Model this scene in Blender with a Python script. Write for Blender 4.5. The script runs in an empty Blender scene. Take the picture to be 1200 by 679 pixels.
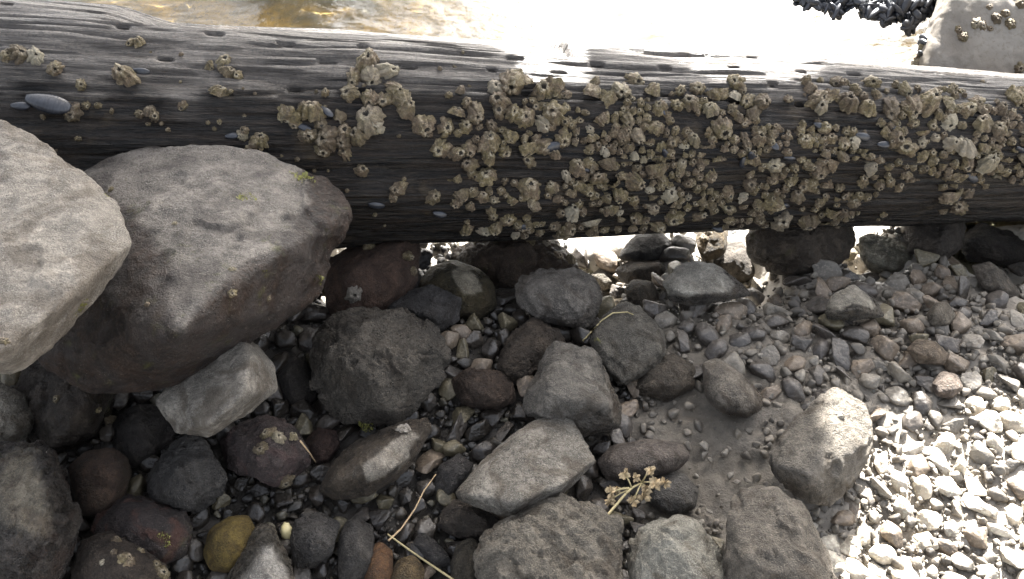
import bpy, bmesh, math, random
import numpy as np
from mathutils import Vector, Matrix
from mathutils.bvhtree import BVHTree

random.seed(7)
rng = np.random.default_rng(7)
R = math.radians
scene = bpy.context.scene
col = scene.collection

# ------------------------------------------------------------------ camera
PITCH = R(50.0)
FPX = 1000.0                      # focal length in photograph pixels (1200 wide)
CAM = np.array([0.0, 0.0, 1.0])
cam_data = bpy.data.cameras.new('camera')
cam_data.sensor_width = 36.0
cam_data.lens = 30.0
cam_data.clip_start = 0.02
cam_data.clip_end = 500
cam = bpy.data.objects.new('camera', cam_data)
cam.location = CAM
cam.rotation_euler = (math.pi / 2 - PITCH, 0, 0)
col.objects.link(cam)
scene.camera = cam

# ------------------------------------------------------------------ light
SUN_EL, SUN_AZ = R(36.0), R(13.0)          # azimuth measured from +Y towards +X
SUNV = np.array([math.sin(SUN_AZ) * math.cos(SUN_EL), math.cos(SUN_AZ) * math.cos(SUN_EL), math.sin(SUN_EL)])
world = bpy.data.worlds.new('World')
scene.world = world
world.use_nodes = True
wn, wl = world.node_tree.nodes, world.node_tree.links
wn.clear()
sky = wn.new('ShaderNodeTexSky')
sky.sky_type = 'NISHITA'
sky.sun_disc = False
sky.sun_elevation = SUN_EL
sky.sun_rotation = SUN_AZ
sky.air_density = 1.0
sky.dust_density = 4.0
sky.ozone_density = 0.6
hsv = wn.new('ShaderNodeHueSaturation')
hsv.inputs['Saturation'].default_value = 0.38
bg = wn.new('ShaderNodeBackground')
bg.inputs['Strength'].default_value = 0.060
wo = wn.new('ShaderNodeOutputWorld')
wl.new(sky.outputs[0], hsv.inputs['Color'])
wl.new(hsv.outputs[0], bg.inputs['Color'])
wl.new(bg.outputs[0], wo.inputs['Surface'])

sl = bpy.data.lights.new('sun', 'SUN')
sl.energy = 5.0
sl.angle = R(0.5)
sl.color = (1.0, 0.97, 0.925)
sun = bpy.data.objects.new('sun', sl)
sun.rotation_euler = Vector(SUNV).to_track_quat('Z', 'Y').to_euler()
sun.location = (2, 6, 6)
col.objects.link(sun)

scene.view_settings.view_transform = 'Standard'
scene.view_settings.look = 'None'
scene.view_settings.gamma = 1.0
scene.view_settings.use_curve_mapping = False
scene.view_settings.exposure = 3.65
scene.render.resolution_x = 1024
scene.render.resolution_y = 579

# ------------------------------------------------------------------ maths
FW = np.array([0, math.cos(PITCH), -math.sin(PITCH)])
UP = np.array([0, math.sin(PITCH), math.cos(PITCH)])
RT = np.array([1.0, 0, 0])
def ray(px, py):
    return FW + RT * (px - 600) / FPX + UP * (339.5 - py) / FPX
def P(px, py, D):
    return CAM + ray(px, py) * D
def project(p):
    v = np.asarray(p) - CAM
    D = v @ FW
    return 600 + FPX * (v @ RT) / D, 339.5 - FPX * (v @ UP) / D, D
def sstep(a, b, x):
    t = np.clip((x - a) / (b - a), 0, 1)
    return t * t * (3 - 2 * t)

_perm = np.random.default_rng(3).permutation(256)
_perm = np.concatenate([_perm, _perm, _perm])
_g = np.random.default_rng(4).normal(size=(256, 3)); _g /= np.linalg.norm(_g, axis=1)[:, None]
def perlin(p):
    p = np.asarray(p, float)
    i = np.floor(p).astype(int); f = p - i
    i &= 255
    u = f * f * f * (f * (f * 6 - 15) + 10)
    out = 0
    for dx in (0, 1):
        wx = u[:, 0] if dx else 1 - u[:, 0]
        for dy in (0, 1):
            wy = u[:, 1] if dy else 1 - u[:, 1]
            for dz in (0, 1):
                wz = u[:, 2] if dz else 1 - u[:, 2]
                h = _perm[_perm[_perm[(i[:, 0] + dx) & 255] + ((i[:, 1] + dy) & 255)] + ((i[:, 2] + dz) & 255)]
                d = f - np.array([dx, dy, dz])
                out = out + wx * wy * wz * np.einsum('ij,ij->i', _g[h], d)
    return out * 1.6
def fbm(p, n=3, gain=0.5):
    a, s, o = 1.0, 0, 0
    for k in range(n):
        o = o + a * perlin(p * (2.03 ** k) + 17.3 * k); s += a; a *= gain
    return o / s
def ridged(p, n=2):
    a, o = 1.0, 0
    for k in range(n):
        o = o + a * (1 - 2 * np.abs(perlin(p * (2.1 ** k) + 7.7 * k))); a *= .5
    return o / 1.5

GULLY = [(0.135, 0.985, 0.075, 0.10, 0.17), (0.40, 1.00, 0.060, 0.11, 0.16), (0.86, 1.03, 0.07, 0.1, 0.15), (0.62, 1.03, 0.04, 0.08, 0.11), (-0.29, 0.97, 0.05, 0.10, 0.15)]
def ground_z(x, y):
    x = np.asarray(x, float); y = np.asarray(y, float)
    z = -0.09 * sstep(0.72, 1.05, y) - 0.26 * sstep(1.04, 1.32, y) - 0.22 * sstep(1.4, 2.6, y) - 1.2 * sstep(3, 25, y)
    z = z + 0.07 * sstep(-0.05, -0.6, x) * (1 - sstep(0.85, 1.15, y))
    z = z + 0.35 * sstep(0.1, -2.5, y) + 1.0 * sstep(-1, -20, y)
    for (ax, ay, wx, wy, dpt) in GULLY:
        z = z - dpt * np.exp(-((x - ax) / wx) ** 2 - ((y - ay) / wy) ** 2)
    return z
def ss(a, b, x):
    t = (x - a) / (b - a); t = 0.0 if t < 0 else (1.0 if t > 1 else t)
    return t * t * (3 - 2 * t)
def gz(x, y):
    z = -0.09 * ss(0.72, 1.05, y) - 0.26 * ss(1.04, 1.32, y) - 0.22 * ss(1.4, 2.6, y) - 1.2 * ss(3, 25, y)
    z += 0.07 * ss(-0.05, -0.6, x) * (1 - ss(0.85, 1.15, y)) + 0.35 * ss(0.1, -2.5, y) + 1.0 * ss(-1, -20, y)
    if y > 0.6:
        for (ax, ay, wx, wy, dpt) in GULLY: z -= dpt * math.exp(-((x - ax) / wx) ** 2 - ((y - ay) / wy) ** 2)
    return z
def ground_hit(px, py, h=0.0):
    r = ray(px, py); rx, ry, rz = float(r[0]), float(r[1]), float(r[2])
    D = 0.6
    while D < 4.0:                       # march to the first crossing, then bisect
        if 1.0 + rz * D <= gz(rx * D, ry * D) + h: break
        D += 0.03
    lo, hi = D - 0.03, D
    for k in range(12):
        D = (lo + hi) / 2
        if 1.0 + rz * D > gz(rx * D, ry * D) + h: lo = D
        else: hi = D
    return D

# ------------------------------------------------------------------ materials
class NT:
    def __init__(self, name):
        self.m = bpy.data.materials.new(name); self.m.use_nodes = True
        self.t = self.m.node_tree; self.n = self.t.nodes; self.l = self.t.links
        self.b = self.n['Principled BSDF']; self.out = self.n['Material Output']
    def node(self, typ, **kw):
        nd = self.n.new(typ)
        for k, v in kw.items():
            if k.startswith('i_'):
                key = k[2:]; key = int(key) if key.isdigit() else key.replace('_', ' ')
                s = nd.inputs[key]
                if hasattr(v, 'is_output') or isinstance(v, bpy.types.NodeSocket): self.l.new(v, s)
                else: s.default_value = v
            else: setattr(nd, k, v)
        return nd
    def coord(self, kind='Object'):
        return self.node('ShaderNodeTexCoord').outputs[kind]
    def noise(self, vec, scale, detail=4, rough=0.6, dist=0.0):
        return self.node('ShaderNodeTexNoise', i_Vector=vec, i_Scale=scale, i_Detail=detail, i_Roughness=rough, i_Distortion=dist).outputs['Fac']
    def ramp(self, fac, stops):
        nd = self.node('ShaderNodeValToRGB'); self.l.new(fac, nd.inputs[0])
        e = nd.color_ramp.elements
        while len(e) < len(stops): e.new(0.5)
        for k, (p, c) in enumerate(stops):
            e[k].position = p; e[k].color = (c[0], c[1], c[2], 1) if hasattr(c, '__len__') else (c, c, c, 1)
        return nd.outputs[0]
    def math(self, op, a, b=0.0, c=0.0, clamp=False):
        nd = self.node('ShaderNodeMath', operation=op); nd.use_clamp = clamp
        for k, v in enumerate((a, b, c)):
            if isinstance(v, bpy.types.NodeSocket): self.l.new(v, nd.inputs[k])
            else: nd.inputs[k].default_value = v
        return nd.outputs[0]
    def mix(self, fac, a, b, mode='MIX'):
        nd = self.node('ShaderNodeMix', data_type='RGBA', blend_type=mode)
        for s, v in ((nd.inputs[0], fac), (nd.inputs[6], a), (nd.inputs[7], b)):
            if isinstance(v, bpy.types.NodeSocket): self.l.new(v, s)
            elif hasattr(v, '__len__'): s.default_value = (v[0], v[1], v[2], 1)
            else: s.default_value = v
        return nd.outputs[2]
    def dot(self, vec, d):
        nd = self.node('ShaderNodeVectorMath', operation='DOT_PRODUCT'); self.l.new(vec, nd.inputs[0])
        nd.inputs[1].default_value = d
        return nd.outputs['Value']
    def set(self, color=None, rough=None, bump=None, bstr=0.6, bdist=0.003, spec=None):
        if color is not None:
            if isinstance(color, bpy.types.NodeSocket): self.l.new(color, self.b.inputs['Base Color'])
            else: self.b.inputs['Base Color'].default_value = (*color, 1)
        if rough is not None:
            if isinstance(rough, bpy.types.NodeSocket): self.l.new(rough, self.b.inputs['Roughness'])
            else: self.b.inputs['Roughness'].default_value = rough
        if bump is not None:
            bn = self.node('ShaderNodeBump', i_Strength=bstr, i_Distance=bdist, i_Height=bump)
            self.l.new(bn.outputs[0], self.b.inputs['Normal'])
        if spec is not None: self.b.inputs['Specular IOR Level'].default_value = spec
        return self.m

def rock_material(name, dry, wet, axis=(0, 0, 1), level=-9.0, soft=0.25, size=0.05, tint=None, tint_amt=0.0,
                  speck=0.3, algae=0.0, rough_dry=0.85, rough_wet=0.30, pits=0.5, blotch=0.5, stain=False):
    """dry stone colour where axis.P/size + noise is above level, wet dark film below it"""
    WARM = (1.06, 0.99, 0.89)
    dry = tuple(a * b for a, b in zip(dry, WARM)); wet = tuple(a * b for a, b in zip(wet, WARM))
    film = tint is None
    if film: tint, tint_amt = (dry[0] * 0.30, dry[1] * 0.25, dry[2] * 0.20), (0.3 if stain else 0.6)
    t = NT(name)
    c = t.coord()
    n1 = t.noise(c, 0.55 / size, 5, 0.62, 0.6)
    n2 = t.noise(c, 38, 6, 0.7)
    n3 = t.noise(c, 170, 5, 0.75)
    n4 = t.noise(c, 620, 3, 0.7)
    if stain:
        at_ = t.node('ShaderNodeAttribute'); at_.attribute_name = 'dry'; d = at_.outputs['Fac']; level = 0.0
    else: d = t.math('DIVIDE', t.dot(c, axis), size)
    m = t.math('ADD', d, t.math('MULTIPLY', t.math('SUBTRACT', n1, 0.5), 1.0 if stain else 2.6))
    m = t.math('ADD', m, t.math('MULTIPLY', t.math('SUBTRACT', n2, 0.5), 0.9))
    mr = t.node('ShaderNodeMapRange', interpolation_type='SMOOTHSTEP', i_Value=m)
    mr.inputs['From Min'].default_value = level - soft; mr.inputs['From Max'].default_value = level + soft
    mask = mr.outputs[0]
    def lum(cv, k): return tuple(min(1, v * k) for v in cv)
    dcol = t.mix(t.ramp(n2, [(0.40, 0.0), (0.60, 1.0)]), lum(dry, 0.55), lum(dry, 1.3))
    dcol = t.mix(t.ramp(n1, [(0.40, 0.55), (0.54, 0.0)]), dcol, lum(dry, 0.42))
    dcol = t.mix(t.math('MULTIPLY', t.ramp(n3, [(0.42, 1.0), (0.50, 0.0)]), blotch), dcol, lum(dry, 0.34))
    dcol = t.mix(t.ramp(n4, [(0.53, 0.0), (0.62, 0.5)]), dcol, lum(dry, 1.7))
    wcol = t.mix(t.ramp(n2, [(0.40, 0.0), (0.62, 1.0)]), lum(wet, 0.45), lum(wet, 1.5))
    wcol = t.mix(t.math('MULTIPLY', t.ramp(n3, [(0.53, 0.0), (0.63, 1.0)]), 0.55), wcol, lum(wet, 2.6))
    colr = t.mix(mask, wcol, dcol)
    if tint is not None:
        nt = t.noise(c, 0.9 / size, 4, 0.6, 1.2)
        colr = t.mix(t.math('MULTIPLY', t.ramp(nt, [(0.48, 0.0), (0.58, 1.0)]), tint_amt), colr, tint)
    if speck > 0:
        v = t.node('ShaderNodeTexVoronoi', i_Vector=c, i_Scale=300.0, i_Randomness=1.0)
        sp = t.math('MULTIPLY', t.ramp(v.outputs['Distance'], [(0.06, 1.0), (0.17, 0.0)]), t.ramp(t.noise(c, 45, 2), [(0.48, 0.0), (0.6, 1.0)]))
        colr = t.mix(t.math('MULTIPLY', sp, speck), colr, (0.5, 0.46, 0.38))
    if algae > 0:
        na = t.noise(c, 30, 5, 0.7, 0.4)
        colr = t.mix(t.math('MULTIPLY', t.ramp(na, [(0.6, 0.0), (0.72, 1.0)]), algae), colr, (0.10, 0.10, 0.025))
    rg = t.math('MULTIPLY_ADD', mask, rough_dry - rough_wet, rough_wet)
    rg = t.math('ADD', rg, t.math('MULTIPLY', t.math('SUBTRACT', n3, 0.5), 0.8), clamp=True)
    vor = t.node('ShaderNodeTexVoronoi', i_Vector=c, i_Scale=210.0).outputs['Distance']
    h = t.math('ADD', t.math('MULTIPLY', n2, 1.6), t.math('MULTIPLY', n3, 0.75))
    h = t.math('ADD', h, t.math('MULTIPLY', n4, 0.45))
    h = t.math('ADD', h, t.math('MULTIPLY', t.ramp(vor, [(0.0, 0.0), (0.35, 1.0)]), pits * 0.35))
    return t.set(colr, rg, h, 1.0, 0.016, spec=0.35)

# ------------------------------------------------------------------ mesh helpers
def new_mesh(name, verts, faces, smooth=True):
    me = bpy.data.meshes.new(name)
    if isinstance(verts, np.ndarray) and isinstance(faces, np.ndarray):
        nv, nf, k = len(verts), len(faces), faces.shape[1]
        me.vertices.add(nv); me.vertices.foreach_set('co', verts.astype(np.float32).ravel())
        me.loops.add(nf * k); me.loops.foreach_set('vertex_index', faces.astype(np.int32).ravel())
        me.polygons.add(nf); me.polygons.foreach_set('loop_start', np.arange(0, nf * k, k, dtype=np.int32))
        me.update(calc_edges=True); me.validate()
    else:
        me.from_pydata([tuple(v) for v in verts], [], [tuple(f) for f in faces])
        me.update()
    me.polygons.foreach_set('use_smooth', [smooth] * len(me.polygons))
    return me
def link(name, me, mat, loc=(0, 0, 0), parent=None):
    o = bpy.data.objects.new(name, me)
    if mat is not None and me is not None and len(me.materials) == 0: me.materials.append(mat)
    o.location = tuple(float(v) for v in loc)
    if parent is not None: o.parent = parent
    col.objects.link(o)
    return o
def tag(o, label=None, cat=None, group=None, kind=None):
    if label: o['label'] = label
    if cat: o['category'] = cat
    if group: o['group'] = group
    if kind: o['kind'] = kind
    return o

_ico = {}
def ico(k):
    if k not in _ico:
        bm = bmesh.new(); bmesh.ops.create_icosphere(bm, subdivisions=k, radius=1.0)
        bm.verts.ensure_lookup_table()
        v = np.array([x.co[:] for x in bm.verts]); f = np.array([[q.index for q in x.verts] for x in bm.faces])
        e = np.array([[q.index for q in x.verts] for x in bm.edges]); bm.free()
        deg = np.bincount(e.ravel(), minlength=len(v)).astype(float)
        _ico[k] = (v, f, e, deg)
    return _ico[k]
def smooth_it(v, e, deg, n, lam=0.6):
    for _ in range(n):
        a = np.zeros_like(v)
        for ax in range(3):
            a[:, ax] = np.bincount(e[:, 0], v[e[:, 1], ax], len(v)) + np.bincount(e[:, 1], v[e[:, 0], ax], len(v))
        v = v + lam * (a / deg[:, None] - v)
    return v
def vnormals(v, f):
    n = np.cross(v[f[:, 1]] - v[f[:, 0]], v[f[:, 2]] - v[f[:, 0]])
    out = np.zeros_like(v)
    for k in range(3):
        for ax in range(3): out[:, ax] += np.bincount(f[:, k], n[:, ax], len(v))
    return out / (np.linalg.norm(out, axis=1)[:, None] + 1e-12)
def hull_planes(pts):
    bm = bmesh.new()
    for p in pts: bm.verts.new(p)
    r = bmesh.ops.convex_hull(bm, input=bm.verts)
    bm.normal_update()
    pl = []
    c = np.mean(pts, axis=0)
    for fc in bm.faces:
        n = np.array(fc.normal[:]); q = np.array(fc.verts[0].co[:])
        h = n @ (q - c)
        if h < 0: n, h = -n, -h
        if h > 1e-7: pl.append((*n, h))
    bm.free()
    return c, np.array(pl)
def stone_mesh(name, pts, sub=6, soft=6, rough=1.0, chips=0, seed=0, grow=1.03, strata=0.0):
    """solid stone round a set of corner points: hull, chipped, worn edges, craggy surface"""
    r_ = np.random.default_rng(seed)
    pts = np.asarray(pts, float)
    c, pl = hull_planes(pts)
    q = pts - c
    rad = np.mean(np.linalg.norm(q, axis=1))
    for k in range(chips):
        n = r_.normal(size=3); n /= np.linalg.norm(n)
        pl = np.vstack([pl, [*n, (q @ n).max() * r_.uniform(0.76, 0.93)]])
    d, f, e, deg = ico(sub)
    # stretch the sphere along the principal axes for even faces
    w, V = np.linalg.eigh(np.cov(q.T)); s = np.sqrt(np.maximum(w, w.max() * 0.06)); s /= s.mean()
    if np.linalg.det(V) < 0: V = V * np.array([-1, 1, 1])
    d = (d * s) @ V.T
    num = d @ pl[:, :3].T / pl[:, 3]
    t = 1.0 / np.maximum(num.max(axis=1), 1e-6)
    v = d * t[:, None] * grow
    v = smooth_it(v, e, deg, soft)
    o = r_.uniform(0, 90, 3)
    nrm = vnormals(v, f)
    u = v / rad
    disp = 0.055 * fbm(u * 1.5 + o, 3) + 0.03 * ridged(u * 3.1 + o, 2) + 0.03 * fbm(u * 4.3 + o, 3, 0.6)
    if sub >= 6:
        disp = disp + 0.022 * fbm(u * 10 + o, 3, 0.65) - 0.012 * np.maximum(0, ridged(u * 6 + o * 2, 2) - 0.55) * 3
    if sub >= 6 and rough > 0.45:
        fis = fbm(u * 1.5 + o + 60, 3, 0.55)
        disp = disp - 0.035 * np.exp(-(fis / 0.03) ** 2) * sstep(-0.1, 0.25, perlin(u * 1.1 + o + 9))
        disp = disp + 0.03 * np.sign(fis) * sstep(0.0, 0.05, np.abs(fis)) * sstep(-0.1, 0.25, perlin(u * 1.1 + o + 9))
    if strata > 0:
        ax = r_.normal(size=3); ax /= np.linalg.norm(ax)
        sx = (u @ ax) * 5 + 0.8 * fbm(u * 1.2 + o, 2)
        disp = disp + strata * (np.abs((sx % 1) - 0.5) * 2 - 0.5) * 0.05
    v = v + nrm * (disp * rad * rough)[:, None]
    return c, rad, new_mesh(name, v, f)

def in_poly(x, y, poly):
    inside = False; n = len(poly); j = n - 1
    for i in range(n):
        xi, yi = poly[i]; xj, yj = poly[j]
        if (yi > y) != (yj > y) and x < (xj - xi) * (y - yi) / (yj - yi) + xi: inside = not inside
        j = i
    return inside

ROCKS = {}
OUTLINES = []
def rock(key, outline, label, mat, pts=None, D=None, lift=0.30, thick=0.8, tilt=0.45, sub=6, soft=6, rough=1.0, chips=0,
         strata=0.0, name='rock', cat='rock', group=None, stain=None):
    """outline: silhouette corners seen from the photograph's viewpoint; pts: ridge corners (x, y, metres nearer)"""
    ol = np.array(outline, float)
    cx, cy = ol.mean(axis=0)
    rpx = np.mean(np.hypot(ol[:, 0] - cx, ol[:, 1] - cy))
    if D is None:
        D = ground_hit(cx, cy, 0.0)
        D = ground_hit(cx, cy, lift * rpx / FPX * D)
    T = thick * rpx / FPX * D
    r_ = np.random.default_rng(abs(hash(key)) % 1000 if False else sum(ord(ch) * (k + 3) for k, ch in enumerate(key)))
    def dep(y): return D + tilt * (cy - y) / FPX * D
    P3 = [P(x, y, dep(y)) for x, y in outline]
    def ring(s, d):
        for x, y in outline:
            xx, yy = cx + (x - cx) * s, cy + (y - cy) * s
            P3.append(P(xx, yy, dep(yy) - d * T * (r_.uniform(0.9, 1.1) if soft > 9 else r_.uniform(0.6, 1.35))))
    if pts:
        for x, y, dd in pts: P3.append(P(x, y, dep(y) - dd))
    else:
        ring(0.74, 0.55); ring(0.36, 0.82)
    ring(0.82, -0.55); ring(0.45, -0.95)
    P3 = np.array(P3)
    c, rad, me = stone_mesh(name, P3, sub, soft, rough, chips, sum(ord(ch) for ch in key), strata=strata)
    m = mat(rad) if callable(mat) else mat
    if stain:                                # dry bare area with an outline of its own, kept on the surface as an attribute
        v = np.empty(len(me.vertices) * 3); me.vertices.foreach_get('co', v); v = v.reshape(-1, 3) + c
        w = v + 0.10 * rad * np.stack([fbm(v / rad * 3 + 5, 3), fbm(v / rad * 3 + 25, 3), fbm(v / rad * 3 + 45, 3)], 1)
        q = w - CAM; dd = q @ FW; qx = 600 + FPX * (q @ RT) / dd; qy = 339.5 - FPX * (q @ UP) / dd
        val = np.full(len(v), -1e9)
        for poly in stain:
            dist = np.full(len(v), 1e9); ins = np.zeros(len(v), bool)
            for (x0, y0), (x1, y1) in zip(poly, poly[1:] + poly[:1]):
                ex, ey = x1 - x0, y1 - y0
                tt_ = np.clip(((qx - x0) * ex + (qy - y0) * ey) / (ex * ex + ey * ey + 1e-9), 0, 1)
                dist = np.minimum(dist, np.hypot(qx - x0 - tt_ * ex, qy - y0 - tt_ * ey))
                if y0 != y1: ins ^= ((y0 > qy) != (y1 > qy)) & (qx < ex * (qy - y0) / (y1 - y0) + x0)
            val = np.maximum(val, np.where(ins, dist, -dist))
        a_ = me.attributes.new('dry', 'FLOAT', 'POINT'); a_.data.foreach_set('value', np.clip(val / (0.25 * rpx), -1, 1).astype(np.float32))
    o = link(name, me, m, c)
    tag(o, label, cat, group)
    ROCKS[key] = o
    OUTLINES.append((outline, D, (ol[:, 0].min(), ol[:, 0].max(), ol[:, 1].min(), ol[:, 1].max())))
    return o
def surf(o, px, py):
    """point and normal on object o along the sight line through a place in the photograph"""
    bv = BVH.get(o.name)
    if bv is None:
        me = o.data
        bv = BVHTree.FromPolygons([v.co[:] for v in me.vertices], [p.vertices[:] for p in me.polygons])
        BVH[o.name] = bv
    org = Vector(CAM) - o.location
    loc, nrm, idx, dist = bv.ray_cast(org, Vector(ray(px, py)).normalized())
    return loc, nrm
BVH = {}

# ================================================================== SETTING
# ground: one sheet from behind the camera, down the beach, under the water to the far distance
def axis_coords(a, b, n, far, m):
    mid = np.linspace(a, b, n); g = np.geomspace(1, 1 + far, m)[1:] - 1
    return np.concatenate([a - g[::-1], mid, b + g])
gx = axis_coords(-1.15, 1.15, 330, 120, 24); gy = axis_coords(0.25, 2.1, 270, 120, 24)
X, Y = np.meshgrid(gx, gy)
Z = ground_z(X, Y)
pp = np.stack([X.ravel(), Y.ravel(), np.zeros(X.size)], 1)
near = ((np.abs(X) < 3) & (Y < 4) & (Y > -1)).ravel()
dz = 0.018 * fbm(pp * 4.0, 3) + 0.014 * fbm(pp * 22, 3) + 0.007 * ridged(pp * 48, 2) + 0.004 * np.abs(perlin(pp * 90)) - 0.010
Zr = Z.ravel() + np.where(near, dz, 0)
nx, ny = len(gx), len(gy)
idx = np.arange(nx * ny).reshape(ny, nx)
gf = np.stack([idx[:-1, :-1].ravel(), idx[:-1, 1:].ravel(), idx[1:, 1:].ravel(), idx[1:, :-1].ravel()], 1)
t = NT('beach_mud')
c = t.coord()
n1 = t.noise(c, 9, 5, 0.65); n2 = t.noise(c, 60, 6, 0.72); n3 = t.noise(c, 260, 4, 0.7)
mud = t.mix(t.ramp(n2, [(0.32, 0.0), (0.7, 1.0)]), (0.035, 0.029, 0.022), (0.15, 0.128, 0.10))
mud = t.mix(t.ramp(n1, [(0.42, 0.0), (0.6, 0.75)]), mud, (0.085, 0.072, 0.055))
mud = t.mix(t.ramp(n3, [(0.6, 0.0), (0.72, 0.6)]), mud, (0.22, 0.20, 0.165))
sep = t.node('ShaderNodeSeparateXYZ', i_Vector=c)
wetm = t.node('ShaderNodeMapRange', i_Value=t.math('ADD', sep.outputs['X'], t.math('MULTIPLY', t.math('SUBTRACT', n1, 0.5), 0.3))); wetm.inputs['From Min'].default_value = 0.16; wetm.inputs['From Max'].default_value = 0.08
dry_sunm = t.node('ShaderNodeMapRange', i_Value=t.math('SUBTRACT', t.math('ADD', sep.outputs['X'], t.math('MULTIPLY', t.math('SUBTRACT', n1, 0.5), 0.4)), sep.outputs['Y'])); dry_sunm.inputs['From Min'].default_value = -0.22; dry_sunm.inputs['From Max'].default_value = 0.0
mud = t.mix(t.math('MULTIPLY', dry_sunm.outputs[0], 0.8), mud, (0.27, 0.24, 0.20))  # dry mud, paled further towards the sunlit corner so it burns out
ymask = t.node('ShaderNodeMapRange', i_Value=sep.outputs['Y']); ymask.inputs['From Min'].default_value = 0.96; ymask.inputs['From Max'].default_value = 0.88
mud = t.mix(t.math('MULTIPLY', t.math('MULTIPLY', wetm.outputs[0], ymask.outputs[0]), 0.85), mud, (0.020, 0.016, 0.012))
mud = t.mix(t.math('SUBTRACT', 1.0, ymask.outputs[0]), mud, t.mix(n2, (0.20, 0.175, 0.14), (0.40, 0.37, 0.32)))  # ground behind the timber paled so the sunlit gaps read white
under = t.node('ShaderNodeMapRange', i_Value=sep.outputs['Z']); under.inputs['From Min'].default_value = -0.40; under.inputs['From Max'].default_value = -0.50
n0 = t.noise(c, 2.1, 3, 0.5, 0.5)
bed = t.mix(t.ramp(n1, [(0.40, 0.0), (0.6, 1.0)]), (0.22, 0.14, 0.03), (0.46, 0.28, 0.06))
bed = t.mix(t.ramp(n0, [(0.50, 0.0), (0.60, 0.9)]), bed, (0.055, 0.052, 0.035))
bed = t.mix(t.ramp(n2, [(0.35, 0.7), (0.48, 0.0)]), bed, (0.09, 0.07, 0.03))
mud = t.mix(under.outputs[0], mud, bed)
h = t.math('ADD', n2, t.math('MULTIPLY', n3, 0.5))
t.set(mud, t.ramp(n1, [(0.35, 0.45), (0.65, 0.85)]), h, 0.8, 0.006)
ground = link('ground', new_mesh('ground', np.stack([X.ravel(), Y.ravel(), Zr], 1), gf), t.m)
tag(ground, kind='structure')

# water
wt = NT('water')
wt.n.remove(wt.b)
c = wt.coord()
mp = wt.node('ShaderNodeMapping', i_Vector=c); mp.inputs['Scale'].default_value = (1.0, 1.5, 1.0)
w1 = wt.noise(mp.outputs[0], 5.5, 3, 0.55, 0.3); w2 = wt.noise(mp.outputs[0], 22, 3, 0.6, 0.2)
hh = wt.math('ADD', w1, wt.math('MULTIPLY', w2, 0.22))
bn = wt.node('ShaderNodeBump', i_Strength=0.3, i_Distance=0.03, i_Height=hh)
fr = wt.node('ShaderNodeFresnel', i_IOR=1.33); wt.l.new(bn.outputs[0], fr.inputs['Normal'])
tr = wt.node('ShaderNodeBsdfTransparent'); tr.inputs[0].default_value = (0.86, 0.86, 0.74, 1)
gl = wt.node('ShaderNodeBsdfGlossy'); gl.inputs['Roughness'].default_value = 0.19; wt.l.new(bn.outputs[0], gl.inputs['Normal'])
mx = wt.node('ShaderNodeMixShader'); wt.l.new(fr.outputs[0], mx.inputs[0]); wt.l.new(tr.outputs[0], mx.inputs[1]); wt.l.new(gl.outputs[0], mx.inputs[2])
wt.l.new(mx.outputs[0], wt.out.inputs['Surface'])
WZ = -0.20
water = link('water', new_mesh('water', [(-110, 1.0, WZ), (110, 1.0, WZ), (110, 115, WZ), (-110, 115, WZ)], [(0, 1, 2, 3)], False), wt.m)
tag(water, kind='structure')

# ================================================================== THE TIMBER
LA, LB = P(0, 160, 1.22), P(1200, 172, 1.45)
RA, RB = 0.183, 0.121
LV = LB - LA; LL = np.linalg.norm(LV); la = LV / LL
le1 = np.array([0, 0, 1.0]) - la * la[2]; le1 /= np.linalg.norm(le1)       # up
le2 = np.cross(le1, la); le2 = -le2 if le2[1] > 0 else le2                  # towards the camera side
NT_, NTH = 1150, 250
tt = np.linspace(-0.62, 1.6, NT_)
th = np.concatenate([np.linspace(-0.9, 2.5, 200, endpoint=False), np.linspace(2.5, 2 * math.pi - 0.9, 50, endpoint=False)])
TT, TH = np.meshgrid(tt, th, indexing='ij')
rad = RA + (RB - RA) * TT
S = TT * LL
def wp(s, a, fs, fa):
    return np.stack([(s * fs).ravel(), (np.cos(a) * fa).ravel(), (np.sin(a) * fa).ravel()], 1)
g1 = fbm(wp(S, TH, 1.2, 1.0), 3)
g2 = fbm(wp(S, TH, 3.0, 16), 3)
g3 = perlin(wp(S, TH, 7.0, 45))
g4 = ridged(wp(S, TH, 2.2, 9) + 31, 2)
disp = 0.012 * g1 + 0.010 * fbm(wp(S, TH, 2.6, 1.6) + 50, 2) + 0.0035 * g2 + 0.0018 * g3 - 0.006 * np.maximum(0, g4 - 0.62) * 3
# weathered front: deeper grooves than on the top
front = sstep(0.55, 1.0, TH.ravel()) * sstep(2.9, 2.2, TH.ravel())
disp -= front * 0.006 * np.maximum(0, ridged(wp(S, TH, 1.3, 22) + 5, 2) - 0.25)
# incising slots in staggered rows along the top
slotm = np.zeros(TT.size)
thr, sr = TH.ravel(), S.ravel()
for k, a0 in enumerate((-0.30, -0.06, 0.18, 0.42)):
    sp = 0.105
    for s0 in np.arange(-1.1, 2.9, sp):
        s1 = s0 + (k % 2) * sp / 2 + rng.uniform(-.012, .012); a1 = a0 + rng.uniform(-.04, .04)
        if rng.random() < 0.22: continue
        g = np.exp(-((sr - s1) / rng.uniform(.006, .011)) ** 4 - ((thr - a1) * 0.15 / rng.uniform(.0022, .0032)) ** 2)
        slotm = np.maximum(slotm, g * rng.uniform(0.6, 1))
disp -= 0.02 * slotm
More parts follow.
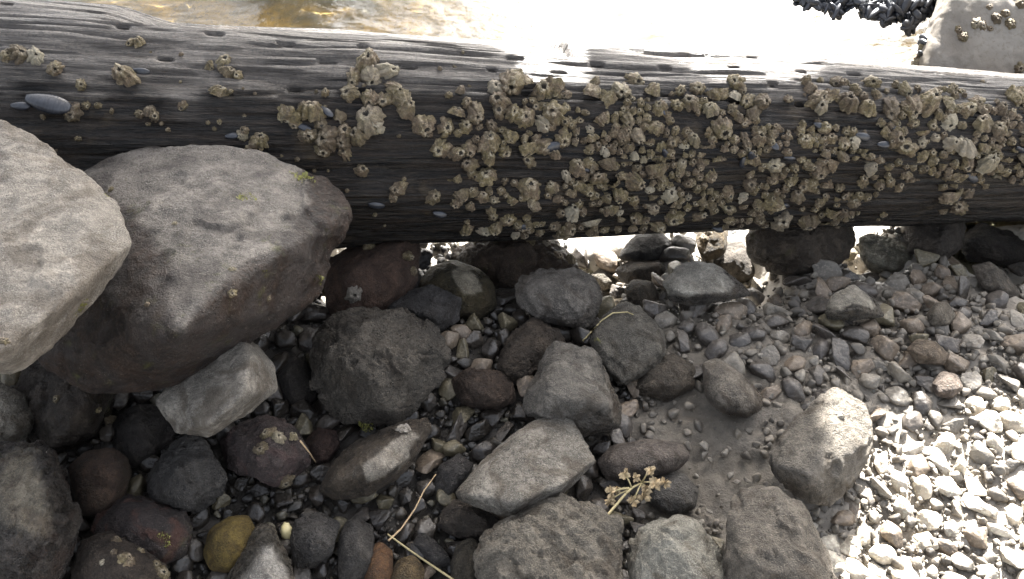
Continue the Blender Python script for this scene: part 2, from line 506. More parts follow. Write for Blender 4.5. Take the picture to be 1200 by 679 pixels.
# step where the upper back edge has split away
disp -= 0.016 * sstep(0.10, 0.16, (sr / LL)) * sstep(0.505, 0.5, (sr / LL)) * sstep(-0.12, -0.22, thr + 0.06 * g1)
rr = rad.ravel() + disp
C3 = LA + TT.reshape(-1, 1) * LV
LVERT = C3 + (le1 * np.cos(thr)[:, None] + le2 * np.sin(thr)[:, None]) * rr[:, None]
LORG = LA + 0.5 * LV - le1 * 0.15
nth = len(th)
ii, jj = np.meshgrid(np.arange(NT_ - 1), np.arange(nth), indexing='ij')
j2 = (jj + 1) % nth
LF = np.stack([(ii * nth + jj).ravel(), (ii * nth + j2).ravel(), ((ii + 1) * nth + j2).ravel(), ((ii + 1) * nth + jj).ravel()], 1)
lme = new_mesh('timber_log', LVERT - LORG, LF)
# grey wood: the upper side, dried and paled for its sky sheen, and some dried spots with shapes of their own
dry = sstep(0.60, 0.10, thr + 0.22 * g1 + 0.10 * g2)
def log_param(px, py):
    r_ = ray(px, py); r_ = r_ / np.linalg.norm(r_)
    best = None
    for D in np.linspace(0.8, 2.0, 900):
        p = CAM + r_ * D; q = p - LA; s = q @ la
        rd = q - s * la
        if np.linalg.norm(rd) < RA + (RB - RA) * s / LL: return s, math.atan2(rd @ le2, rd @ le1)
    return None
for (px, py, ws, wa, amt) in ((95, 75, .06, .22, 1), (105, 100, .05, .16, .8), (215, 105, .035, .26, .8), (140, 62, .1, .1, .7), (320, 80, .09, .13, .55),
                              (345, 110, .06, .12, .35), (0, 105, .03, .1, .7), (205, 62, .06, .06, .6), (1010, 110, .08, .1, .45), (1160, 140, .03, .16, .4), (900, 105, .04, .06, .4)):
    q = log_param(px, py)
    if q is None: continue
    dry = np.maximum(dry, amt * np.exp(-(((sr - q[0]) / ws) ** 2 + ((thr - q[1]) / wa) ** 2)) * (1 + 0.9 * g1))
at = lme.attributes.new('dry', 'FLOAT', 'POINT'); at.data.foreach_set('value', np.clip(dry, 0, 1).astype(np.float32))
t = NT('old_timber')
c = t.coord()
# stretch along the grain
rot = Matrix((la, le1, le2)).to_4x4()
eu = rot.to_euler()
mpv = t.node('ShaderNodeMapping', i_Vector=c); mpv.inputs['Rotation'].default_value = eu
mps = t.node('ShaderNodeMapping', i_Vector=mpv.outputs[0]); mps.inputs['Scale'].default_value = (1, 13, 13)
gr = t.noise(mps.outputs[0], 9, 6, 0.7, 0.3); gr2 = t.noise(mps.outputs[0], 32, 4, 0.7)
bl = t.noise(c, 16, 5, 0.65); fine = t.noise(c, 240, 4, 0.7)
dk_ = t.mix(t.ramp(gr, [(0.42, 0.0), (0.62, 1.0)]), (0.002, 0.0016, 0.0013), (0.016, 0.011, 0.0075))
dk_ = t.mix(t.ramp(gr2, [(0.55, 0.0), (0.66, 0.7)]), dk_, (0.045, 0.036, 0.027))
dk_ = t.mix(t.ramp(bl, [(0.58, 0.0), (0.74, 0.45)]), dk_, (0.085, 0.062, 0.035))
ly = t.mix(t.ramp(gr, [(0.40, 0.0), (0.60, 1.0)]), (0.034, 0.029, 0.025), (0.125, 0.11, 0.095))
ly = t.mix(t.ramp(fine, [(0.42, 0.7), (0.5, 0.0)]), ly, (0.05, 0.045, 0.042))
ad = t.node('ShaderNodeAttribute'); ad.attribute_name = 'dry'
mk = t.math('ADD', ad.outputs['Fac'], t.math('MULTIPLY', t.math('SUBTRACT', gr, 0.5), 0.9))
mk = t.math('ADD', mk, t.math('MULTIPLY', t.math('SUBTRACT', bl, 0.5), 0.5))
mk = t.ramp(mk, [(0.25, 0.0), (0.75, 1.0)])
h = t.math('ADD', t.math('MULTIPLY', gr, 1.4), t.math('ADD', t.math('MULTIPLY', gr2, 0.8), t.math('MULTIPLY', fine, 0.35)))
t.set(t.mix(mk, dk_, ly), t.math('ADD', t.math('MULTIPLY_ADD', mk, 0.02, 0.30), t.math('MULTIPLY', t.math('SUBTRACT', gr2, 0.5), 0.6)), h, 0.8, 0.007)
t.b.inputs['Specular IOR Level'].default_value = 0.22; t.b.inputs['Coat Weight'].default_value = 0.10; t.b.inputs['Coat Roughness'].default_value = 0.24
timber = link('timber_log', lme, t.m, LORG)
tag(timber, 'long dark tarred timber crusted with barnacles, lying across the stones at the water', 'timber')

# unseen slab standing in for the pier deck, cut to the shadow it casts
HZ = 1.75
def over(x, y, z=0.0):
    k = (HZ - z) / SUNV[2]
    return (x + SUNV[0] * k, y + SUNV[1] * k)
def log_at(px, py):
    q = log_param(px, py); r_ = RA + (RB - RA) * q[0] / LL
    return tuple(LA + la * q[0] + (le1 * math.cos(q[1]) + le2 * math.sin(q[1])) * r_)
def log_th(px, a):
    q = log_param(px, 150); r_ = RA + (RB - RA) * q[0] / LL
    return tuple(LA + la * q[0] + (le1 * math.cos(a) + le2 * math.sin(a)) * r_)
deck_shadow = [(-1.45, 0.98, 0.33), log_th(0, -1.0), log_th(598, -0.8), log_at(615, 84), log_at(699, 84), log_th(700, -0.35), log_th(820, -0.2), log_th(850, 0.12), log_th(950, 0.12), log_th(990, -0.2), log_th(1190, -0.3),
               (1.6, 1.25, 0.1), (1.6, 0.9, 0.0), (0.87, 0.70, 0), (0.60, 0.655, 0), (0.415, 0.585, 0.0), (0.36, 0.46, 0), (0.315, 0.2, 0), (0.26, -0.5, 0), (-1.45, -0.5, 0)]
dk = [over(*q) for q in deck_shadow]
n = len(dk)
dv = [(x, y, HZ) for x, y in dk] + [(x, y, HZ + 0.012) for x, y in dk]
df = [tuple(reversed(range(n))), tuple(range(n, 2 * n))] + [(i, (i + 1) % n, n + (i + 1) % n, n + i) for i in range(n)]
t = NT('weathered_deck'); c = t.coord()
mpd = t.node('ShaderNodeMapping', i_Vector=c); mpd.inputs['Scale'].default_value = (1, 14, 14)
nn = t.noise(mpd.outputs[0], 3, 5, 0.6)
t.set(t.mix(nn, (0.10, 0.085, 0.07), (0.26, 0.23, 0.19)), 0.85, nn, 0.5, 0.01)
deck = link('pier_shade_slab', new_mesh('pier_shade_slab', dv, df, False), t.m)
tag(deck, 'unseen pier slab overhead, cut to shade the stones and timber', 'pier')
wood_m = t.m
def column(name, x, y, z0, z1, r0, r1, mat, parent=None, seg=20):
    vs, fs = [], []
    for k in range(9):
        f_ = k / 8; z = z0 + (z1 - z0) * f_; r = r0 + (r1 - r0) * f_
        for s in range(seg):
            a = 2 * math.pi * s / seg
            rr = r * (1 + 0.05 * math.sin(3 * a + k) + 0.03 * math.sin(7 * a + 2 * k))
            vs.append((x + rr * math.cos(a), y + rr * math.sin(a), z))
    for k in range(8):
        for s in range(seg):
            fs.append((k * seg + s, k * seg + (s + 1) % seg, (k + 1) * seg + (s + 1) % seg, (k + 1) * seg + s))
    fs.append(tuple(reversed(range(seg)))); fs.append(tuple(range(8 * seg, 9 * seg)))
    return link(name, new_mesh(name, vs, fs), mat, (0, 0, 0), parent)
for (x, y) in (over(-1.36, 0.42), over(-1.36, 0.88), over(1.5, 1.05)):
    column('unseen_post', x, y, float(ground_z(x, y)) - 0.3, HZ + 0.006, 0.09, 0.085, wood_m, deck)  # unseen posts under the added slab
def water_at(px, py):
    r_ = ray(px, py); return CAM + r_ * ((WZ - CAM[2]) / r_[2])
def spar(name, pa, ha, pb, hb, r):
    """unseen round timber added in the path of the sun to darken a water band"""
    a = Vector(water_at(*pa) + SUNV * (ha - WZ) / SUNV[2]); b = Vector(water_at(*pb) + SUNV * (hb - WZ) / SUNV[2])
    d = (b - a); a = a - d * 0.4; b = b + d * 0.4; d = (b - a).normalized(); x = d.orthogonal().normalized(); y = d.cross(x)
    vs, fs = [], []
    for k in range(7):
        for q in range(14):
            an = 2 * math.pi * q / 14; vs.append(tuple(a + (b - a) * k / 6 + (x * math.cos(an) + y * math.sin(an)) * r * (1 + 0.04 * math.sin(3 * an + k))))
    for k in range(6):
        for q in range(14): fs.append((k * 14 + q, k * 14 + (q + 1) % 14, (k + 1) * 14 + (q + 1) % 14, (k + 1) * 14 + q))
    fs.append(tuple(reversed(range(14)))); fs.append(tuple(range(84, 98)))
    link(name, new_mesh(name, vs, fs), wood_m, (0, 0, 0), deck)
spar('shade_brace', (772, 55), 0.9, (722, 0), 1.6, 0.036)
spar('shade_brace', (468, 40), 0.9, (455, 0), 1.6, 0.034)
spar('unseen_post', (40, 20), 0.9, (70, 0), 1.6, 0.12)

# ------------------------------------------------------------------ barnacles and mussels
def barnacle_mesh(seed, hgt, lean, ribs, seg=42):
    """volcano of overlapping wall plates: each plate bulges, is ribbed and ends in a broken tip of its own height"""
    r_ = np.random.default_rng(seed)
    cuts = np.sort((np.arange(ribs) + r_.uniform(-.28, .28, ribs)) * 2 * math.pi / ribs)
    tip = r_.uniform(-0.10, 0.10, ribs); bulge = r_.uniform(0.90, 1.10, ribs)
    ap = r_.uniform(0.12, 0.29)
    cone = r_.uniform(0.0, 1.0)
    prof = [(1.12, -0.16), (1.06, 0.0), (1.03 - .03 * cone, 0.15), (0.99 - .07 * cone, 0.30), (0.93 - .10 * cone, 0.46), (0.85 - .12 * cone, 0.62), (0.75 - .12 * cone, 0.76), (0.63 - .09 * cone, 0.88), (0.52 - .03 * cone, 0.96), (ap + 0.09, 1.0), (ap, 0.93), (ap * 0.85, 0.70), (ap * 0.6, 0.55)]
    V = []
    for k, (rr_, zz) in enumerate(prof):
        for s in range(seg):
            a = (2 * math.pi * s / seg) % (2 * math.pi)
            i = int(np.searchsorted(cuts, a) - 1) % ribs
            a0 = cuts[i]; a1 = cuts[(i + 1) % ribs]
            w = (a1 - a0) % (2 * math.pi); f = ((a - a0) % (2 * math.pi)) / w
            groove = min(f, 1 - f) * 2
            r = rr_ * (bulge[i] * (0.80 + 0.20 * min(1, groove * 2.2)) + 0.07 * math.sin(f * w * 9 + i))
            z = zz * hgt
            if k >= 5: z += hgt * (tip[i] + 0.12 * (1 - abs(2 * f - 1)) - 0.06) * (zz - 0.5) * 2
            V.append((r * math.cos(a), r * math.sin(a) * 0.9, z))
    V = np.array(V)
    n = fbm(V * 1.8 + seed * 3.7, 3, 0.6)
    V[:, 0] += 0.16 * fbm(V * 1.4 + seed, 2) + 0.07 * perlin(V * 4.5 + seed); V[:, 1] += 0.16 * fbm(V * 1.4 + 9 + seed, 2) + 0.07 * perlin(V * 4.5 + 30 + seed); V[:, 2] += 0.12 * n
    V[:, 0] += lean * np.maximum(0, V[:, 2]) ** 1.5
    vs = V.tolist(); fs = []
    m = len(prof)
    for k in range(m - 1):
        for s in range(seg):
            fs.append((k * seg + s, k * seg + (s + 1) % seg, (k + 1) * seg + (s + 1) % seg, (k + 1) * seg + s))
    base = len(vs); vs.append((np.array(vs[(m - 1) * seg:]).mean(axis=0)).tolist())
    for s in range(seg): fs.append(((m - 1) * seg + s, (m - 1) * seg + (s + 1) % seg, base))
    me = new_mesh('barnacle', vs, fs)
    me.materials.append(M_BARN); me.materials.append(M_BARN_IN); me.materials.append(M_BARN_RIM)
    for p in me.polygons:
        if p.index >= (m - 3) * seg: p.material_index = 1
        elif p.index >= (m - 5) * seg: p.material_index = 2
    return me
def mat_barnacle(name, a, b, w):
    t = NT(name); g = t.node('ShaderNodeNewGeometry').outputs['Position']
    n0 = t.noise(g, 34, 3, 0.6); n1 = t.noise(g, 150, 5, 0.7); n2 = t.noise(g, 480, 4, 0.7)
    rnd = t.node('ShaderNodeObjectInfo').outputs['Random']
    cc = t.mix(t.ramp(n0, [(0.42, 0.0), (0.58, 1.0)]), a, b)
    cc = t.mix(t.ramp(n2, [(0.40, 0.75), (0.52, 0.0)]), cc, tuple(v * 0.4 for v in b))
    cc = t.mix(t.ramp(n1, [(0.38, 0.8), (0.48, 0.0)]), cc, (0.06, 0.047, 0.026))
    cc = t.mix(t.ramp(n1, [(0.53, 0.0), (0.62, 0.7)]), cc, w)
    cc = t.mix(t.ramp(rnd, [(0.0, 0.65), (0.45, 0.0)]), cc, tuple(v * 0.42 for v in b))
    cc = t.mix(t.ramp(rnd, [(0.80, 0.0), (1.0, 0.5)]), cc, (0.44, 0.40, 0.31))
    t.set(cc, 0.7, t.math('ADD', n1, t.math('MULTIPLY', n2, 0.7)), 1.0, 0.008)
    return t.m
M_BARN = mat_barnacle('barnacle_shell', (0.175, 0.137, 0.06), (0.15, 0.105, 0.063), (0.31, 0.255, 0.165))
M_BARN_RIM = mat_barnacle('barnacle_rim', (0.33, 0.275, 0.17), (0.29, 0.225, 0.15), (0.50, 0.44, 0.33))
t = NT('barnacle_mouth'); t.set((0.035, 0.028, 0.02), 0.6); M_BARN_IN = t.m
BARN = [barnacle_mesh(20 + k, h_, l_, rb) for k, (h_, l_, rb) in enumerate(((0.9, 0.05, 6), (1.15, 0.15, 6), (1.0, -0.15, 7), (0.75, 0.1, 6), (1.35, 0.2, 6), (0.95, 0.2, 5), (1.2, -0.25, 6), (0.85, 0.0, 5), (1.1, .3, 5), (0.95, -.2, 7), (1.5, .1, 6), (1.05, 0, 6)))]
def mussel_mesh():
    vs, fs = [], []
    nu, nv = 14, 16
    for i in range(nu + 1):
        u = i / nu
        w = 0.56 * math.sin(math.pi * min(0.985, u * 0.90 + 0.085)) ** 0.55 * (0.70 + 0.42 * u)
        for j in range(nv):
            a = 2 * math.pi * j / nv
            y = w * math.cos(a); z = 0.72 * w * math.sin(a) * (1 - 0.25 * u)
            z -= 0.02 * math.cos(2 * a) ** 8
            vs.append((2 * u - 1, y + 0.16 * (u - 0.4) ** 2, z + 0.2))
    for i in range(nu):
        for j in range(nv):
            fs.append((i * nv + j, i * nv + (j + 1) % nv, (i + 1) * nv + (j + 1) % nv, (i + 1) * nv + j))
    fs.append(tuple(reversed(range(nv)))); fs.append(tuple(range(nu * nv, (nu + 1) * nv)))
    return new_mesh('mussel', vs, fs)
t = NT('mussel_shell'); c = t.coord()
n1 = t.noise(c, 1.6, 4, 0.6); n2 = t.node('ShaderNodeTexWave', i_Vector=c, i_Scale=2.2, i_Distortion=2.5)
cc = t.mix(t.ramp(n1, [(0.35, 0.0), (0.7, 1.0)]), (0.006, 0.007, 0.010), (0.028, 0.031, 0.039))
t.set(cc, 0.38, n2.outputs['Fac'], 0.08, 0.01); M_MUSS = t.m
MUSSEL = mussel_mesh(); MUSSEL.materials.append(M_MUSS)

def basis_from(nrm, spin):
    z = Vector(nrm).normalized(); x = z.orthogonal().normalized(); y = z.cross(x)
    m = Matrix((x, y, z)).transposed()
    return m @ Matrix.Rotation(spin, 3, 'Z')
def put(name, me, parent, loc, nrm, r, spin=None, sq=(1, 1, 1)):
    o = bpy.data.objects.new(name, me)
    spin = random.uniform(0, 6.28) if spin is None else spin
    mb = basis_from(nrm, spin).to_4x4() @ Matrix.Diagonal((r * sq[0], r * sq[1], r * sq[2], 1))
    mb.translation = Vector(loc)
    o.parent = parent
    o.matrix_basis = mb
    col.objects.link(o)
    return o
def jitter(n, a):
    v = Vector(n).normalized() + Vector((random.gauss(0, a), random.gauss(0, a), random.gauss(0, a)))
    return v.normalized()

def surf_log(px, py):
    return surf(timber, px, py)
spots = []       # (px, py, radius px)
for q in ((8, 66, 9), (24, 64, 12), (42, 67, 12), (64, 82, 9), (147, 91, 13), (138, 87, 7), (153, 51, 6), (163, 50, 8), (245, 78, 6), (262, 73, 10), (268, 86, 10), (279, 90, 6),
          (257, 108, 11), (95, 101, 6), (85, 133, 12), (101, 124, 5), (115, 124, 4), (163, 134, 5), (176, 131, 8), (181, 136, 6), (214, 124, 6), (381, 110, 5),
          (287, 153, 5), (284, 159, 7), (303, 165, 12), (294, 174, 8), (338, 135, 13), (345, 145, 10), (364, 130, 13), (376, 146, 9), (361, 160, 12), (386, 162, 15), (379, 176, 9), (398, 138, 9),
          (402, 155, 10), (404, 178, 9), (430, 76, 14), (414, 93, 10), (435, 93, 13), (452, 84, 11), (408, 110, 12), (433, 116, 11), (462, 105, 11), (470, 117, 11), (476, 128, 12),
          (450, 118, 10), (433, 140, 16), (441, 148, 11), (420, 162, 12), (402, 165, 9), (424, 200, 8), (496, 150, 14), (534, 133, 10), (557, 132, 12), (523, 148, 12), (545, 147, 8), (577, 148, 8),
          (573, 168, 12), (572, 184, 9), (551, 192, 9), (570, 205, 12), (508, 231, 9), (466, 222, 9), (472, 217, 6), (460, 232, 6), (541, 228, 8), (535, 238, 7), (555, 226, 7), (565, 231, 8),
          (547, 268, 9), (566, 270, 8), (580, 266, 9), (581, 105, 13), (600, 100, 16), (586, 118, 11), (612, 95, 12), (648, 103, 14), (635, 108, 12), (585, 130, 9), (600, 132, 10), (615, 138, 12),
          (695, 109, 13), (744, 97, 11), (765, 107, 12), (728, 107, 12), (713, 117, 11), (862, 96, 11), (808, 120, 11), (875, 120, 9), (893, 119, 11), (840, 112, 14), (1068, 128, 13), (1086, 122, 14),
          (1043, 128, 12), (1015, 128, 12), (1060, 108, 10), (1146, 120, 10), (1133, 130, 11), (1152, 129, 9), (1170, 152, 11), (1190, 118, 15), (970, 115, 12), (955, 118, 11), (962, 126, 10)):
    spots.append(q)
def dens(px, py):
    top = 100 + 8 * math.sin(px * 0.011) + (22 if 880 < px < 935 else 0) + (6 if px > 1000 else 0)
    bot = 280 - (px - 560) * 0.045
    if py < top or py > bot: return 0
    d = min(1, (px - 500) / 230) ** 1.3 if px < 730 else 1
    n_ = float(perlin(np.array([[px * 0.016, py * 0.024, 3.3]]))[0])
    d *= 0.60 + 1.9 * n_
    if px > 900: d *= 0.88
    if py > 235: d *= 0.62
    return max(0.0, d)
tries = 0
while tries < 9000 and len(spots) < 620:
    tries += 1
    px, py = random.uniform(505, 1215), random.uniform(92, 282)
    if random.random() > dens(px, py): continue
    sz = random.choice((4, 5, 5, 6, 6, 7, 8, 9, 10, 11, 13, 14)) * (1.0 - 0.12 * (px - 560) / 640)
    if all((px - q[0]) ** 2 + (py - q[1]) ** 2 > (0.80 * (sz + q[2])) ** 2 for q in spots): spots.append((px, py, sz))
spots.sort(key=lambda q: -q[2])
extra_v, extra_f, eo = [], [], 0
nb = 0
lowbarn = []
for (px, py, sz) in spots:
    loc, nrm = surf_log(px, py)
    if loc is None: continue
    D = project(np.array(loc + timber.location))[2]
    r = sz / FPX * D * random.uniform(1.02, 1.2)
    me = random.choice(BARN)
    nn = jitter(nrm, 0.34)
    if nb < 295:
        put('barnacle', me, timber, loc - nrm * r * 0.12, nn, r, None, (1, random.uniform(.8, 1), random.uniform(0.62, 1.0)))
        nb += 1
    else: lowbarn.append((loc - nrm * r * 0.12, nn, r, me))
# smaller ones pressed in between the big ones
k = 0
while k < 260:
    px, py = random.uniform(540, 1215), random.uniform(95, 285)
    if random.random() > dens(px, py) * 0.9 + 0.1: continue
    loc, nrm = surf_log(px, py); k += 1
    if loc is None: continue
    r = random.uniform(2.5, 6.5) / FPX * 1.3
    lowbarn.append((loc - nrm * r * 0.1, jitter(nrm, 0.3), r, random.choice(BARN)))
for k in range(60):
    px, py = random.uniform(0, 560), random.uniform(60, 270)
    loc, nrm = surf_log(px, py)
    if loc is None: continue
    r = random.uniform(1.5, 3.2) / FPX * 1.2
    lowbarn.append((loc - nrm * r * 0.1, jitter(nrm, 0.2), r, random.choice(BARN)))
_cache = {}
def mesh_arrays(me):
    if me.name not in _cache:
        v = np.empty(len(me.vertices) * 3); me.vertices.foreach_get('co', v)
        _cache[me.name] = (v.reshape(-1, 3), [tuple(p.vertices) for p in me.polygons], [p.material_index for p in me.polygons])
    return _cache[me.name]
def joined(name, items, mats, parent=None, org=(0, 0, 0)):
    V, F, MI, o_ = [], [], [], 0
    for loc, nn, r, me in items:
        v, f, mi = mesh_arrays(me)
        m = np.array(basis_from(nn, random.uniform(0, 6.28))) * r
        V.append(v @ m.T + np.array(loc)); F += [tuple(i + o_ for i in q) for q in f]; MI += mi; o_ += len(v)
    me2 = new_mesh(name, np.concatenate(V).tolist(), F)
    for mm in mats: me2.materials.append(mm)
    me2.polygons.foreach_set('material_index', MI)
    return link(name, me2, None, org, parent)
tag(joined('small_barnacles', lowbarn, [M_BARN, M_BARN_IN, M_BARN_RIM], timber), kind='stuff')
# mussels between the barnacles
for (px, py, ln, an) in ((58, 124, 21, .35), (25, 125, 9, 0), (165, 84, 9, .1), (272, 160, 7, -.3), (383, 132, 8, 1.2), (356, 150, 8, .5), (441, 240, 9, .2), (515, 251, 8, .3), (645, 172, 12, -.3),
                         (685, 198, 9, .5), (780, 180, 8, 1), (905, 170, 9, 1.2), (915, 240, 11, .2), (870, 190, 8, 1.4), (880, 182, 10, 1.1), (1115, 232, 12, .1), (1050, 152, 9, .9), (960, 148, 8, .4),
                         (1138, 208, 10, .6), (950, 196, 8, .8), (1010, 160, 10, .3), (1035, 170, 9, 0), (840, 268, 10, .4), (925, 185, 8, .2), (610, 265, 9, .3), (1195, 175, 10, .6), (775, 130, 8, 1.3)):
    loc, nrm = surf_log(px, py)
    if loc is None: continue
    r = ln / FPX * 1.25
    dirx = Vector(la * math.cos(an) - le1 * math.sin(an)); z = nrm.normalized(); dirx = (dirx - z * dirx.dot(z)).normalized(); yv = z.cross(dirx)
    o = bpy.data.objects.new('mussel', MUSSEL); o.parent = timber
    mb = (Matrix((dirx, yv, z)).transposed() @ Matrix.Rotation(random.uniform(-.4, .4), 3, 'X')).to_4x4() @ Matrix.Diagonal((r, r * .95, r * .9, 1)); mb.translation = loc
    o.matrix_basis = mb; col.objects.link(o)

# ================================================================== STONES
def mk(nm, dry, wet, **kw):
    def f(rad, dry=dry, wet=wet, kw=kw):
        mk.n += 1
        return rock_material(nm, dry, wet, size=rad, **kw)
    return f
mk.n = 0
U = (0, 0, 1)
UT = (0.0, -0.35, 0.9)
GREY, PALE, MID = (0.27, 0.26, 0.245), (0.36, 0.345, 0.32), (0.19, 0.18, 0.165)
WET, WETB, BASALT = (0.030, 0.028, 0.028), (0.040, 0.027, 0.019), (0.055, 0.051, 0.047)
BROWN, RED = (0.105, 0.075, 0.052), (0.085, 0.045, 0.032)

rock('slab', [(0, 143), (45, 165), (95, 205), (135, 240), (151, 283), (140, 313), (105, 350), (70, 390), (35, 425), (15, 434), (-40, 430), (-150, 360), (-160, 200), (-70, 140)],
     'big pale grey flat-faced boulder leaning at the end of the timber', mk('pale_grey_stone', (0.29, 0.275, 0.255), (0.13, 0.12, 0.10), axis=UT, level=-0.75, soft=0.5, rough_wet=0.7, speck=0.15, blotch=0.35),
     pts=[(150, 286, .03), (128, 302, .05), (60, 362, .075), (0, 410, .08), (-60, 420, .06), (0, 280, .02), (90, 250, .0)], D=0.88, thick=0.55, tilt=0.75, sub=7, soft=4, rough=0.46, chips=0)
rock('leaner', [(95, 210), (133, 187), (180, 170), (213, 165), (255, 170), (300, 180), (350, 195), (395, 212), (409, 228), (402, 262), (376, 312), (362, 352), (320, 380), (262, 405), (200, 450), (110, 458), (50, 420), (50, 300)],
     'large wedge-shaped boulder with grey top and dark wet underside propped against the timber',
     mk('boulder_stone', (0.22, 0.209, 0.20), (0.026, 0.016, 0.011), axis=(0.12, 0.30, 0.95), level=0.02, soft=0.22, tint=(0.055, 0.045, 0.04), tint_amt=0.55, speck=0.9, algae=0.5, rough_wet=0.5, stain=True),
     pts=[(345, 284, .085), (287, 306, .115), (257, 337, .14), (207, 388, .16), (150, 350, .10), (110, 280, .05), (395, 240, .02), (330, 360, -.03), (180, 445, .0)], D=1.04, thick=0.6, tilt=0.45, sub=7, soft=4, rough=0.6, stain=[[(90, 200), (215, 155), (300, 170), (355, 190), (365, 240), (345, 284), (287, 306), (257, 337), (208, 386), (200, 350), (195, 300), (150, 250)]], chips=2)
rock('wedge', [(270, 384), (300, 404), (320, 428), (325, 455), (293, 482), (247, 511), (207, 505), (182, 472), (200, 450), (233, 420)],
     'pointed light grey stone with a peak in front of the dark wedge-shaped boulder', mk('light_stone', GREY, (0.05, 0.045, 0.04), axis=(0.1, 0.2, 0.95), level=-0.55, soft=0.5, speck=0.3, rough_wet=0.55),
     pts=[(271, 388, .03), (292, 418, .07), (284, 462, .085), (248, 496, .06), (195, 474, .02), (225, 436, .015)], lift=1.9, thick=0.7, sub=6, soft=3, rough=0.6, strata=0.4)
rock('basalt', [(367, 415), (378, 388), (400, 366), (440, 359), (480, 364), (510, 383), (525, 413), (521, 440), (502, 461), (480, 486), (450, 498), (410, 503), (386, 490), (370, 460)],
     'large rough dark basalt rock with a pitted surface among the middle stones', mk('basalt_stone', (0.088, 0.080, 0.070), (0.040, 0.037, 0.034), axis=UT, level=-0.5, soft=0.5, speck=0.7, pits=1.6, rough_wet=0.6),
     lift=0.75, thick=0.8, sub=7, soft=4, rough=1.5, chips=10)
rock('shard', [(453, 359), (480, 342), (503, 335), (522, 342), (540, 350), (538, 375), (515, 388), (490, 382), (465, 368)], 'dark slate-grey broken shard behind the rough basalt rock',
     mk('slate_stone', (0.06, 0.058, 0.06), (0.03, 0.029, 0.03), level=0.1, rough_wet=0.35), pts=[(503, 338, .01), (507, 372, .035), (480, 362, .03), (528, 360, .02)], lift=0.7, sub=6, soft=2)
rock('redboulder', [(372, 332), (380, 306), (410, 290), (450, 276), (480, 271), (492, 290), (490, 330), (472, 354), (440, 370), (400, 380), (376, 370)],
     'smooth reddish-brown boulder tucked under the timber with one ring barnacle', mk('red_brown_stone', (0.088, 0.056, 0.043), (0.042, 0.027, 0.021), level=-0.2, soft=0.5, rough_wet=0.5, speck=0.25), lift=0.5, sub=6, soft=8, rough=0.7, chips=4)
rock('paletop', [(490, 332), (505, 311), (530, 304), (560, 314), (580, 334), (583, 360), (560, 377), (520, 372), (500, 357)], 'rounded olive stone with a pale bare top under the timber',
     mk('pale_top_stone', (0.30, 0.28, 0.23), (0.05, 0.043, 0.026), axis=U, level=0.62, soft=0.25, rough_wet=0.45, stain=True), lift=0.4, sub=6, soft=20, rough=0.5, stain=[[(530, 315), (548, 312), (560, 325), (566, 342), (545, 345), (532, 335)]])
rock('underlog', [(528, 292), (560, 272), (610, 262), (638, 272), (668, 300), (686, 320), (645, 328), (600, 345), (560, 328), (535, 314)], 'dark brown weedy rock wedged beneath the barnacled timber',
     mk('weedy_stone', (0.075, 0.055, 0.042), (0.035, 0.027, 0.019), level=0.0, soft=0.5, algae=0.6), lift=0.3, sub=6, soft=4, rough=1.3, chips=6)
rock('loaf', [(597, 344), (610, 326), (633, 318), (667, 314), (693, 325), (705, 346), (701, 364), (688, 385), (655, 380), (613, 370)], 'grey loaf-shaped rock with a brown lower edge in front of the timber',
     mk('loaf_stone', (0.155, 0.147, 0.14), (0.06, 0.048, 0.036), axis=UT, level=-0.45, soft=0.5, speck=0.2), lift=0.7, sub=6, soft=4, rough=1.2, chips=6)
rock('rough_grey', [(687, 406), (693, 386), (713, 359), (723, 349), (750, 362), (778, 388), (779, 413), (762, 434), (730, 451), (703, 430)], 'five-sided rough grey rock with a green weed strand across it',
     mk('rough_grey_stone', (0.120, 0.114, 0.102), (0.07, 0.064, 0.055), axis=UT, level=-0.6, soft=0.5), pts=[(723, 352, .0), (700, 395, .03), (728, 443, .035), (768, 412, .04), (735, 395, .045), (752, 370, .025)], lift=0.6, sub=6, soft=3, rough=1.1, chips=6)
rock('ridge_rock', [(640, 405), (665, 398), (690, 405), (712, 440), (726, 480), (726, 505), (690, 512), (640, 497), (616, 482), (621, 445)], 'steep grey rock with a pale streaked shoulder between the basalt and the muddy hollow',
     mk('streaked_stone', (0.165, 0.158, 0.148), (0.075, 0.068, 0.06), axis=(-0.6, 0.2, 0.8), level=-0.1, soft=0.5), pts=[(658, 404, .02), (645, 450, .055), (640, 488, .05), (690, 420, .03), (705, 470, .05), (670, 480, .06)], lift=0.75, sub=6, soft=3, rough=1.1, chips=6)
rock('lumpy', [(583, 430), (595, 397), (625, 373), (655, 384), (664, 405), (645, 418), (624, 442), (608, 452), (590, 449)], 'lumpy dark brown rock just below the grey loaf-shaped one',
     mk('lumpy_stone', (0.075, 0.06, 0.047), (0.045, 0.036, 0.028), level=0, soft=0.5, pits=1.2), lift=0.4, sub=6, soft=4, rough=1.6, chips=7)
rock('brownknob', [(528, 447), (550, 433), (585, 434), (601, 449), (603, 470), (585, 481), (550, 477), (532, 464)], 'rough brown knob of rock resting among wet black pebbles',
     mk('knob_stone', (0.075, 0.054, 0.042), (0.035, 0.027, 0.022), level=-0.1, soft=0.5, pits=1.2), lift=0.5, sub=6, soft=4, rough=1.3, chips=5)
